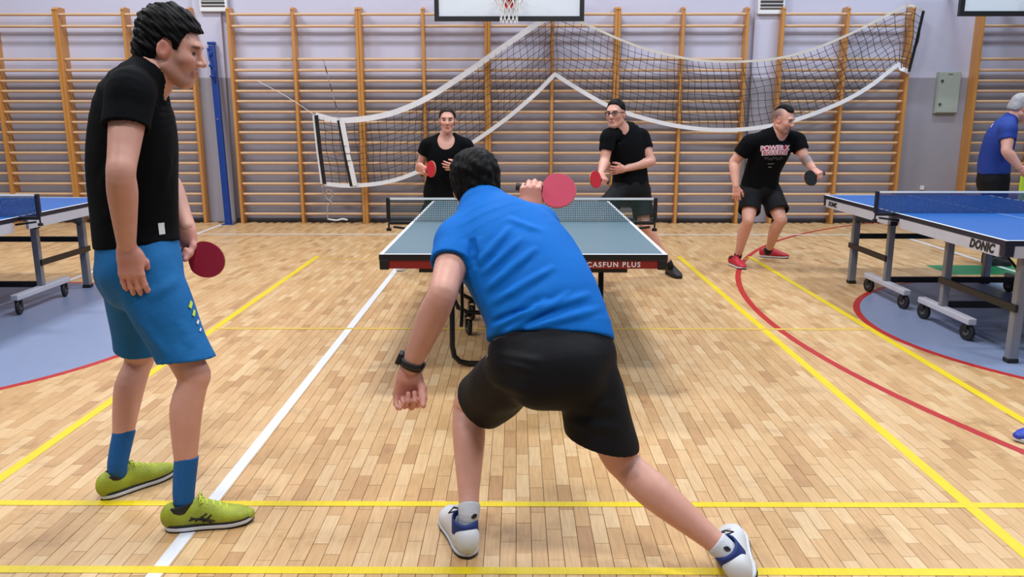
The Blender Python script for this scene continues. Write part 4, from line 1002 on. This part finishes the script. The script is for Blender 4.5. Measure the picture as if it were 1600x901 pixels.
M_LIME = mat('lime_yellow_mesh', (176, 188, 36), .6, rgb2=(116, 128, 44), nscale=22, bump=.3, bscale=180); M_LACE = mat('lime_lace', (206, 220, 70), .6); M_WSOLE = mat('white_sole', (212, 214, 220), .55); M_KSOLE = mat('black_sole', (20, 20, 22), .6)
M_WSHOE = mat('white_shoe_leather', (216, 216, 218), .45, rgb2=(196, 198, 202)); M_NAVYC = mat('navy_collar', (22, 46, 112), .7); M_RSHOE = mat('red_shoe', (196, 28, 48), .55, rgb2=(160, 20, 40)); M_KSHOE = mat('black_shoe', (24, 24, 28), .55); M_BSHOE = mat('blue_shoe', (30, 60, 170), .5)
def crew(r=.072, fr=.0, dn=.0, fy=.02):
    def f(J, sd, sr, fw, s): 
        c = J['neck'] + fw * fy * s; return [cone(c - sd * (.012 + dn), c + sd * .13, r * s, r * s * 1.15)]
    return f
def fl3(x, y): return PZ(x, y)

# ---------- tall man standing on the left, seen from his right side
J = dict(pelvis=(217, 408, 2.84), waist=(211, 345, 2.85), chest=(208, 230, 2.84), uchest=(212, 155, 2.82), neck=(240, 114, 2.83), head=(269, 76, 2.83),
         shR=(204, 142, 2.65), elR=(189, 270, 2.52), wrR=(198, 386, 2.62), shL=(228, 150, 3.00), elL=(260, 278, 3.12), wrL=(292, 354, 2.98),
         hipR=(226, 425, 2.76), knR=(302, 586, 2.70), anR=(287, 768, 2.65), hipL=(208, 420, 2.93), knL=(217, 560, 3.02), anL=(184, 722, 2.905))
hR = np.array([-1.268, 2.628, 0]); hL = np.array([-1.624, 2.863, 0])
A = person('tall man in black t-shirt and blue shorts standing on the left, holding a bat', J, dict(s=1.0, vox=.0055, hvox=.003, fvox=.0028, limb=1.0, arm=1.08, hs=1.01, hsz=1.1,
    tw=[1, 1, 1.02, 1.0, 1, 1], td=[1, 1, 1.06, 1.04, 1.05, 1], hF=(.95, .10, -.24), hU=(.24, 0, 1),
    foot=dict(R=dict(heel=hR, fwd=(.285, .076, 0), up=(0, 0, 1)), L=dict(heel=hL, fwd=(.6, .8, 0), up=(0, 0, 1))),
    hand=dict(R=dict(dir=(.06, .02, -1), thumb=(1, .1, 0), palm=(.1, 1, 0), curl=(12, 20, 14), thumbc=(30, 30), tx=.32, spread=2), L=dict(dir=(-.30, 0, -.95), thumb=(.91, 0, -.36), palm=(0, -1, 0), curl=(62, 74, 50), thumbc=(30, 30), tx=.6, spread=1)),
    hair=dict(mat=M_HAIR, hl=[(-.16, -.055), (-.09, -.07), (-.05, -.075), (-.03, -.045), (-.02, .02), (-.005, .033), (.015, .025), (.024, -.012), (.034, -.012), (.043, .030), (.056, .066), (.08, .074), (.14, .078)], top=.030, side=.012, back=.020, amp=.0046, freq=360, seed=4, flow=(0, .8, -.6)),
    face=[((.05, .05, -.07), (.05, .06, .05), (150, 112, 100), .25), ((-.0, .06, -.09), (.05, .05, .035), (150, 112, 100), .25)],
    shirt=dict(mat=M_TBLK, ease=.014, we=[.01, .008, .014, .004, 0, 0], de=[.008, .006, .020, .012, .006, 0], sleeveR=.47, sleeveL=.5, cuff=.072, hem=.062, hemtilt=(.08, 0, 0), neck=crew(.074, fy=.016, dn=.02), wr=.0025,
               folds=[(252, 300, 268, 240, .006, .02), (162, 330, 196, 345, .007, .02), (160, 300, 175, 250, .005, .02)]),
    shorts=dict(mat=M_SBLU, ease=.014, lenR=.86, lenL=.88, hemR=.099, hemL=.094, slantR=(-.30, 0, .05), wr=.003, top=.09, glute=.86, r0=.108,
                folds=[(222, 470, 290, 430, .006, .02), (220, 500, 262, 560, .008, .02), (300, 545, 285, 500, .005, .02)]),
    sock=dict(mat=M_SOCKB, h=.135), shoe=dict(L=.30, up=M_LIME, sole=M_WSOLE, out=M_KSOLE, band=M_KSOLE, collar=M_KSOLE, lace=M_LACE)))
so, surf, W_ = A['shoeR']
for q in ([(.10, .040), (.14, .066)], [(.125, .034), (.155, .060)], [(.08, .046), (.12, .05), (.165, .036)], [(.085, .056), (.12, .044), (.155, .031)]): surf(catm([V3(a, b, 0) for a, b in q], 4)[:, :2], 1, .0030, 'side_stripe', M_KSOLE)
M_LABEL = mat('white_label', (220, 220, 222), .7); M_LIMEP = mat('lime_print', (190, 214, 70), .7)
decal(A['shirt'], A['shirt'], (252, 357), (1, 0, .05), (0, 0, 1), *grid2(.026, .040, 3, 3), 'hem_label', M_LABEL)
for px, py, w, h in ((304, 476, .014, .03), (309, 489, .012, .026), (315, 503, .010, .02), (319, 515, .007, .016)): decal(A['shorts'], A['shorts'], (px - 7, py), (1, 0, .15), (0, 0, 1), *grid2(w, h, 3, 3), 'leg_print', M_LIMEP if py < 500 else M_LABEL, .004)
held(A, 'L', 1.1, (-.1, -1, .05), 'crimson table tennis bat held low by the tall man on the left', M_BCRIM, M_BBLK, .93)

# ---------- player in the blue jersey, lunging, seen from behind
J = dict(pelvis=(862, 552, 2.48), waist=(850, 482, 2.55), chest=(812, 408, 2.68), uchest=(778, 356, 2.76), neck=(755, 322, 2.83), head=(743, 291, 2.93),
         shL=(718, 372, 2.70), elL=(691, 460, 2.48), wrL=(640, 575, 2.52), shR=(838, 352, 2.86), elR=(850, 385, 3.10), wrR=(825, 331, 3.24),
         hipL=(812, 574, 2.47), knL=(730, 632, 2.78), anL=(733, 801, 2.515), hipR=(912, 572, 2.47), knR=(972, 722, 2.46), anR=(1142, 868, 2.30))
hL = np.array([-.160, 2.445, 0]); upR = nrm((-.60, 0, .80)); hR = P(1142, 868, 2.30) - upR * .088 - V3(.06, .98, 0) * .058; hR[2] = max(hR[2], .024)
B = person('man in bright blue t-shirt and black shorts lunging, seen from behind', J, dict(s=1.0, vox=.005, hvox=.003, fvox=.0028, limb=1.02, arm=1.12, leg=1.04, hs=1.02, hsz=1.14,
    tw=[1.05, 1.08, 1.16, 1.14, 1.05, 1], td=[1, 1.02, 1.12, 1.08, 1.05, 1], hF=(-.16, 1, -.12), hU=(-.10, .12, 1),
    foot=dict(L=dict(heel=hL, fwd=(-.28, .96, 0), up=(0, 0, 1)), R=dict(heel=hR, fwd=(.06, 1, 0), up=upR)),
    hand=dict(L=dict(dir=(-.20, .02, -1), thumb=(.8, .45, 0), palm=(.5, -.8, 0), per=[(62, 84, 45), (66, 88, 50), (62, 86, 48), (28, 50, 30)], thumbc=(45, 60), tx=.5, spread=1),
              R=dict(dir=(.10, .1, 1), thumb=(1, -.1, -.1), palm=(.1, .9, .1), curl=(60, 75, 45), thumbc=(30, 30), tx=.6, spread=1)),
    hair=dict(mat=M_HAIR, hl=[(-.16, -.075), (-.06, -.085), (-.035, -.06), (-.02, -.005), (.03, .0), (.045, .04), (.06, .07), (.14, .08)], top=.022, side=.016, back=.018, amp=.0036, freq=330, seed=8, flow=(0, .1, -1)),
    shirt=dict(mat=M_TBLU, ease=.015, we=[.012, .012, .010, .006, 0, 0], de=[.012, .012, .012, .006, 0, 0], hollow=False, sleeveR=.6, sleeveL=.50, cuff=.070, hem=.044, hemtilt=(-.16, 0, 0), neck=crew(.060), wr=.0018,
        folds=[(745, 415, 800, 352, 0.0150, 0.0128), (752, 430, 815, 372, 0.0135, 0.0120), (757, 455, 840, 385, 0.0150, 0.0136), (762, 478, 868, 415, 0.0135, 0.0128), (768, 515, 860, 468, 0.0195, 0.0128), (775, 528, 895, 455, 0.0135, 0.0112),
               (800, 500, 925, 458, 0.0120, 0.0128), (815, 515, 945, 480, 0.0105, 0.0128), (738, 372, 742, 420, -0.0180, 0.0144), (765, 505, 840, 478, -0.0150, 0.0104), (790, 340, 850, 362, 0.0090, 0.0160)]),
    shorts=dict(mat=M_SBLK, ease=.016, lenL=.84, lenR=.78, hemL=.108, hemR=.113, dropL=(.035, 0, -.005), slantL=(-.25, 0, -.25), slantR=(-.62, 0, -.1), dropR=(-.04, 0, 0), wr=.003, top=.058, glute=1.12,
        folds=[(772, 552, 850, 566, .008, .014), (780, 565, 838, 578, .007, .012), (770, 600, 830, 612, .007, .02), (900, 640, 965, 636, .006, .02), (890, 660, 975, 672, .006, .02)]),
    sock=dict(mat=M_SOCKW, h=.030, hR=.062), shoe=dict(L=.31, wf=1.18, oz=.010, ch=.118, cz=.074, up=M_WSHOE, sole=M_WSOLE, out=M_KSOLE, band=None, collar=M_NAVYC, lace=M_KSOLE)))
M_WATCH = mat('black_watch_strap', (16, 17, 20), .5)
u = nrm(B['J']['wrL'] - B['J']['elL']); c = B['J']['wrL'] - u * .022; x = nrm(np.cross(u, (0, 1, 0))); y = np.cross(u, x)
wt = MB(); vs = []; n = 24
for h, r in ((-.013, .0375), (-.013, .041), (.013, .0405), (.013, .0365)): vs += [c + u * h + (x * math.cos(k * 2 * math.pi / n) * 1.06 + y * math.sin(k * 2 * math.pi / n) * .92) * r for k in range(n)]
wo = wt.add(vs, [(i * n + k, i * n + (k + 1) % n, ((i + 1) % 4) * n + (k + 1) % n, ((i + 1) % 4) * n + k) for i in range(4) for k in range(n)]).build('wristwatch', M_WATCH, B['root'], True)
lf = -x if x[0] > 0 else x
MB().box(c + lf * .044, (.016, .036, .042), np.stack([lf, np.cross(u, lf), u], 1)).build('watch_case', M_KSOLE, wo, bevel=.004)
for q, px, py in (('sockL', 741, 806), ('sockR', 1136, 857)):
    decal(B[q], B[q], (px, py), (1, 0, 0) if q == 'sockL' else (.8, 0, -.6), (0, 0, 1) if q == 'sockL' else (.6, 0, .8), [(.011 * math.cos(a) * (1 + .25 * math.sin(2 * a)), .008 * math.sin(a)) for a in np.linspace(0, 2 * math.pi, 14)[:-1]], [tuple(range(13))], 'sock_emblem', M_KSOLE)
decal(B['shorts'], B['shorts'], (762, 556), (1, -.3, .25), (0, 0, 1), *grid2(.026, .009, 3, 2), 'emblem', M_STEEL)
held(B, 'R', 1.14, (-.05, -1, .42), 'shiny red bat with glare painted in as pink, held up over the table by the lunging man', M_BGLARE, M_BBLK, .98)

# ---------- woman at the far end of the green table
J = dict(pelvis=(692, 305, 7.65), waist=(694, 275, 7.64), chest=(697, 243, 7.63), uchest=(698, 224, 7.62), neck=(698, 213, 7.62), head=(699, 188, 7.57),
         shR=(668, 226, 7.62), elR=(655, 262, 7.68), wrR=(657, 258, 7.42), shL=(728, 226, 7.62), elL=(743, 264, 7.66), wrL=(717, 261, 7.44),
         hipR=(680, 315, 7.65), knR=(655, 366, 7.58), anR=(628, 410, 7.66), hipL=(704, 315, 7.65), knL=(714, 366, 7.55), anL=(712, 412, 7.66))
def scoop(J, sd, sr, fw, s): return [ell(J['neck'] + fw * .07 * s - sd * .035, V3(.085, .12, .092) * s), cone(J['neck'] - sd * .0, J['neck'] + sd * .12, .06 * s, .09 * s)]
C_ = person('woman in black top with dark hair tied back, standing behind the table', J, dict(s=.93, vox=.0085, hvox=.0036, fvox=.0038, limb=.98, female=True, hs=.98,
    tw=[1, 1.05, 1, 1.04, 1, .9], td=[1, 1.0, 1, 1.12, 1, .9], hF=(.06, -1, -.02), hU=(0, 0, 1),
    foot=dict(R=dict(heel=PZ(624, 424) + V3(.05, .23, 0), fwd=(-.25, -1, 0), up=(0, 0, 1)), L=dict(heel=PZ(712, 415) + V3(0, .16, 0), fwd=(.15, -1, 0), up=(0, 0, 1))),
    hand=dict(R=dict(dir=(.30, -.20, -.85), thumb=(.65, -.75, .25), palm=(.5, .7, 0), curl=(60, 75, 45), thumbc=(30, 30), tx=.6, spread=1), L=dict(dir=(-1, -.15, .05), thumb=(.1, -.2, 1), palm=(0, 1, -.1), curl=(18, 22, 14), thumbc=(10, 10), spread=8)),
    hair=dict(mat=M_HBRN, hl=[(-.16, -.06), (-.05, -.06), (-.02, -.04), (.01, -.015), (.03, .015), (.045, .06), (.06, .083), (.14, .095)], top=.010, side=.007, back=.010, amp=.0015, freq=320, seed=2),
    face=[((0, .092, -.064), (.024, .018, .011), (196, 92, 100), .6)],
    shirt=dict(mat=M_TBLK, ease=.014, we=[.02, .012, .012, .0, 0, 0], de=[.02, .014, .016, 0, 0, 0], sleeveR=.40, sleeveL=.40, cuff=.075, hem=-.06, neck=scoop, wr=.002),
    shorts=dict(mat=M_SBLK, name='leggings', ease=.010, lenR=2, lenL=2, ease_leg=.012, top=.05),
    sock=None, shoe=dict(L=.245, up=M_WSHOE, sole=M_WSOLE, out=M_WSOLE, collar=M_SOCKK)))
MB().tube([C_['J']['wrL'] + nrm(C_['J']['elL'] - C_['J']['wrL']) * .02 + V3(0, .030 * math.cos(a), .030 * math.sin(a)) for a in np.linspace(0, 2 * math.pi, 17)[:-1]], .006, 6, True).build('wristwatch', M_WATCH, C_['root'], True)
held(C_, 'R', .93, (-.75, -.65, .05), 'bright red table tennis bat held by the woman', M_BRED, M_BBLK)

# ---------- man with glasses at the right corner of the green table
J = dict(pelvis=(985, 295, 7.35), waist=(984, 268, 7.35), chest=(979, 232, 7.32), uchest=(976, 212, 7.30), neck=(969, 202, 7.27), head=(962, 178, 7.21),
         shR=(951, 213, 7.16), elR=(945, 250, 7.10), wrR=(939, 270, 6.94), shL=(1002, 212, 7.43), elL=(1017, 252, 7.34), wrL=(976, 264, 7.16),
         hipR=(970, 300, 7.28), knR=(928, 345, 7.05), anR=(890, 400, 7.20), hipL=(1000, 300, 7.40), knL=(1007, 351, 7.28), anL=(1046, 413, 7.36))
D_ = person('man with glasses in black t-shirt standing at the table corner', J, dict(s=.98, vox=.0085, hvox=.0036, fvox=.0038, limb=1.0, hs=1.03, arm=1.06,
    tw=[1, 1, 1.04, 1.05, 1, 1], td=[1, 1, 1.06, 1.04, 1, 1], hF=(-.50, -.86, -.02), hU=(-.05, 0, 1),
    foot=dict(R=dict(heel=PZ(888, 418) + V3(0, .08, 0), fwd=(-.35, -1, 0), up=(0, 0, 1)), L=dict(heel=PZ(1052, 432) + V3(-.03, .16, 0), fwd=(.25, -1, 0), up=(0, 0, 1))),
    hand=dict(R=dict(dir=(.35, -.55, -.60), thumb=(-.7, -.68, .2), palm=(-.3, .5, -.6), curl=(60, 75, 45), thumbc=(30, 30), tx=.6, spread=1), L=dict(dir=(-1, -.2, -.12), thumb=(-.1, -.3, 1), palm=(-.1, .9, .2), curl=(16, 20, 12), thumbc=(5, 10), spread=9)),
    hair=dict(mat=M_HAIR, hl=[(-.16, -.02), (-.06, -.03), (-.03, .0), (-.01, .03), (.03, .035), (.045, .06), (.058, .082), (.14, .09)], top=.014, side=.003, back=.004, amp=.003, freq=320, seed=5),
    face=[((0, -.035, .035), (.092, .075, .06), (74, 56, 50), .7)],
    shirt=dict(mat=M_TBLK, ease=.012, we=[.01, .01, .012, .0, 0, 0], de=[.01, .01, .012, 0, 0, 0], sleeveR=.62, sleeveL=.52, cuff=.066, hem=-.01, neck=crew(.066), wr=.002),
    shorts=dict(mat=M_SBLK, ease=.016, lenR=.82, lenL=.78, hemR=.10, hemL=.10, top=.08),
    sock=dict(mat=M_SOCKK, h=.04), shoe=dict(L=.285, up=M_KSHOE, sole=M_KSOLE, out=M_KSOLE, collar=M_KSOLE)))
HRd, hc = D_['HR'], D_['J']['head']; Wd = lambda p: np.asarray(p, float) * 1.03 @ HRd.T + hc
gl = MB()
for q in (-1, 1):
    gl.tube([Wd((q * .033 + .025 * math.cos(a), .098 - .004 * abs(math.cos(a)), .004 + .018 * math.sin(a))) for a in np.linspace(0, 2 * math.pi, 17)[:-1]], .0032, 6, True)
    gl.tube([Wd((q * .058, .094, .010)), Wd((q * .074, .05, .012)), Wd((q * .078, .0, .010))], .003, 6)
gl.tube([Wd((-.010, .102, .008)), Wd((.010, .102, .008))], .003, 6); gl.build('glasses', M_KSOLE, D_['root'], True)
held(D_, 'R', .98, (.6, -.75, .2), 'red bat held by the man with glasses', M_BRED, M_BBLK)

# ---------- man with the printed t-shirt and red shoes
J = dict(pelvis=(1186, 292, 8.0), waist=(1192, 266, 7.95), chest=(1204, 234, 7.87), uchest=(1211, 216, 7.82), neck=(1217, 207, 7.79), head=(1224, 187, 7.72),
         shR=(1172, 222, 7.80), elR=(1147, 253, 7.86), wrR=(1150, 291, 7.76), shL=(1244, 218, 7.86), elL=(1257, 246, 7.78), wrL=(1271, 264, 7.60),
         hipR=(1174, 300, 7.96), knR=(1169, 344, 7.74), anR=(1152, 402, 7.92), hipL=(1204, 300, 8.04), knL=(1220, 344, 7.82), anL=(1200, 392, 8.12))
tat = P(1262, 252, 7.72)
E_ = person('crouching man in printed black t-shirt, black shorts and red shoes', J, dict(s=.99, vox=.0085, hvox=.0036, fvox=.0038, limb=1.04, hs=1.03, arm=1.14, leg=1.04,
    tw=[1, 1.04, 1.06, 1.12, 1.06, 1], td=[1, 1.04, 1.08, 1.1, 1.05, 1], hF=(.66, -.66, -.26), hU=(.1, -.1, 1),
    foot=dict(R=dict(heel=PZ(1152, 419) + V3(-.02, .2, 0), fwd=(.25, -1, 0), up=(0, 0, 1)), L=dict(heel=PZ(1190, 402) + V3(0, .04, 0), fwd=(.95, -.35, 0), up=(0, 0, 1))),
    hand=dict(R=dict(dir=(.06, -.1, -1), thumb=(.95, -.3, 0), palm=(.2, .9, 0), curl=(26, 34, 20), thumbc=(5, 10), spread=5), L=dict(dir=(.45, -.75, -.40), thumb=(-.90, -.38, -.2), palm=(0, .4, -.9), curl=(58, 72, 45), thumbc=(30, 30), tx=.6, spread=1)),
    hair=dict(mat=M_HAIR, hl=[(-.16, .06), (-.06, .06), (.0, .08), (.045, .08), (.06, .085), (.14, .09)], top=.022, side=.004, back=.004, amp=.002, freq=320, seed=6, xmax=.045),
    face=[((0, -.04, .04), (.095, .075, .075), (92, 72, 66), .85), ((0, .06, -.085), (.065, .055, .045), (112, 78, 68), .65)],
    body_tint=[(tat, (.075, .085, .075), (96, 96, 100), .75)],
    shirt=dict(mat=M_TBLK, ease=.012, we=[.012, .012, .014, .004, 0, 0], de=[.012, .012, .014, .004, 0, 0], sleeveR=.62, sleeveL=.62, cuff=.072, hem=-.02, neck=crew(.070), wr=.002),
    shorts=dict(mat=M_SBLK, ease=.018, lenR=.70, lenL=.72, hemR=.105, hemL=.112, top=.08),
    sock=dict(mat=M_SOCKK, h=.05), shoe=dict(L=.285, up=M_RSHOE, sole=M_WSOLE, out=M_KSOLE, collar=M_KSOLE, lace=M_RSHOE)))
pr = V3(.985, -.12, .05); pu = V3(0, .12, 1); M_PRED = mat('red_print', (176, 40, 72), .8); M_PWHT = mat('white_print', (226, 206, 214), .8); M_PGRY = mat('grey_print', (130, 130, 136), .8)
decal(E_['shirt'], E_['shirt'], P(1211, 232.5, 7.75), pr, pu, *grid2(.27, .058, 10, 4), 'print_panel', M_PRED)
decal(E_['shirt'], E_['shirt'], P(1210.5, 238.5, 7.75), pr, pu, *grid2(.25, .048, 10, 4), 'print_panel', M_PWHT, .003)
for s_, py, sz, m_, of, b in (('POWER X', 231.5, .064, M_PWHT, .0045, .0022), ('BGULEDE', 239, .056, M_PRED, .0055, .0)):
    v2, f2 = text2(s_, sz, bold=b); decal(E_['shirt'], E_['shirt'], P(1211 - (2 if py > 245 else 0), py, 7.75), pr, pu, v2, f2, 'print_lettering', m_, of)
sq = [(-.09 + .18 * k / 40, .012 * math.sin(k * 1.1) + .005 * math.sin(k * .37)) for k in range(41)]
decal(E_['shirt'], E_['shirt'], P(1209, 247.5, 7.75), pr, pu, [(x, y + s_) for x, y in sq for s_ in (-.0025, .0025)], [(2 * k, 2 * k + 2, 2 * k + 3, 2 * k + 1) for k in range(40)], 'script_print', M_PGRY, .003)
decal(E_['shirt'], E_['shirt'], P(1204, 256, 7.78), pr, pu, *grid2(.06, .006, 3, 1), 'print_bar', M_PGRY); decal(E_['shirt'], E_['shirt'], P(1203, 261, 7.78), pr, pu, *grid2(.034, .007, 3, 1), 'print_bar', M_PGRY)
held(E_, 'L', .99, (.25, -.92, .3), 'black bat held by the crouching man in red shoes', M_BBLK, M_BRED)

# ---------- grey-haired man at the right edge
J = dict(pelvis=(1552, 275, 8.0), waist=(1554, 250, 8.0), chest=(1563, 216, 7.98), uchest=(1572, 197, 7.97), neck=(1579, 187, 7.96), head=(1595, 168, 7.94),
         shR=(1575, 201, 7.78), elR=(1573, 236, 7.70), wrR=(1593, 262, 7.66), shL=(1570, 198, 8.16), elL=(1543, 230, 8.24), wrL=(1556, 262, 8.2),
         hipR=(1556, 285, 7.92), knR=(1554, 340, 7.9), anR=(1545, 398, 7.95), hipL=(1551, 285, 8.08), knL=(1560, 340, 8.1), anL=(1550, 393, 8.15))
F__ = person('grey-haired man in royal blue t-shirt cut by the right edge', J, dict(s=.98, vox=.009, hvox=.004, fvox=.004, limb=1.02, hs=1.05, arm=1.15,
    tw=[1, 1, 1.1, 1.1, 1, 1], td=[1, 1, 1.12, 1.1, 1.05, 1], hF=(.93, .05, -.35), hU=(.35, 0, 1),
    foot=dict(R=dict(heel=V3(4.72, 7.93, 0), fwd=(1, -.05, 0), up=(0, 0, 1)), L=dict(heel=V3(4.85, 8.15, 0), fwd=(1, .1, 0), up=(0, 0, 1))),
    hand=dict(R=dict(dir=(.8, -.1, -.5), thumb=(.4, .2, .8), palm=(0, 1, 0), curl=(50, 60, 40), thumbc=(30, 40)), L=dict(dir=(.6, -.1, -.8), thumb=(.8, 0, .5), palm=(0, -1, 0), curl=(30, 30, 20))),
    hair=dict(mat=M_HGRY, hl=[(-.16, -.05), (-.06, -.055), (-.03, -.01), (-.01, .03), (.03, .03), (.045, .06), (.06, .08), (.14, .09)], top=.014, side=.006, back=.008, amp=.002, freq=320, seed=12),
    shirt=dict(mat=M_TROY, ease=.014, we=[.01, .01, .012, .0, 0, 0], de=[.01, .01, .016, 0, 0, 0], sleeveR=.52, sleeveL=.6, cuff=.072, hem=.03, neck=crew(.066), wr=.003),
    shorts=dict(mat=M_SBLK, name='trousers', ease=.016, lenR=2, lenL=2, ease_leg=.028, top=.09), sock=None, shoe=dict(L=.28, up=M_KSHOE, sole=M_KSOLE, out=M_KSOLE, collar=M_KSOLE)))
for px, py, w in ((1548, 190, .07), (1547, 196, .045)): decal(F__['shirt'], F__['shirt'], (px + 3, py), (1, 0, .25), (.3, 0, 1), *grid2(w, .014, 3, 1), 'back_print', M_PWHT)

# ---------- blue shoe tip of somebody outside the picture, right edge
h = PZ(1590, 692) + V3(.275, .05, 0)
rt = thing('shoe', (h[0], h[1], 0), 'blue sports shoe reaching in at the right edge', 'shoe')
shoe(rt, h, (-1, -.12, 0), (0, 0, 1), .28, M_BSHOE, M_WSOLE, M_WSOLE, {}, .004, M_NAVYC, M_LINE)
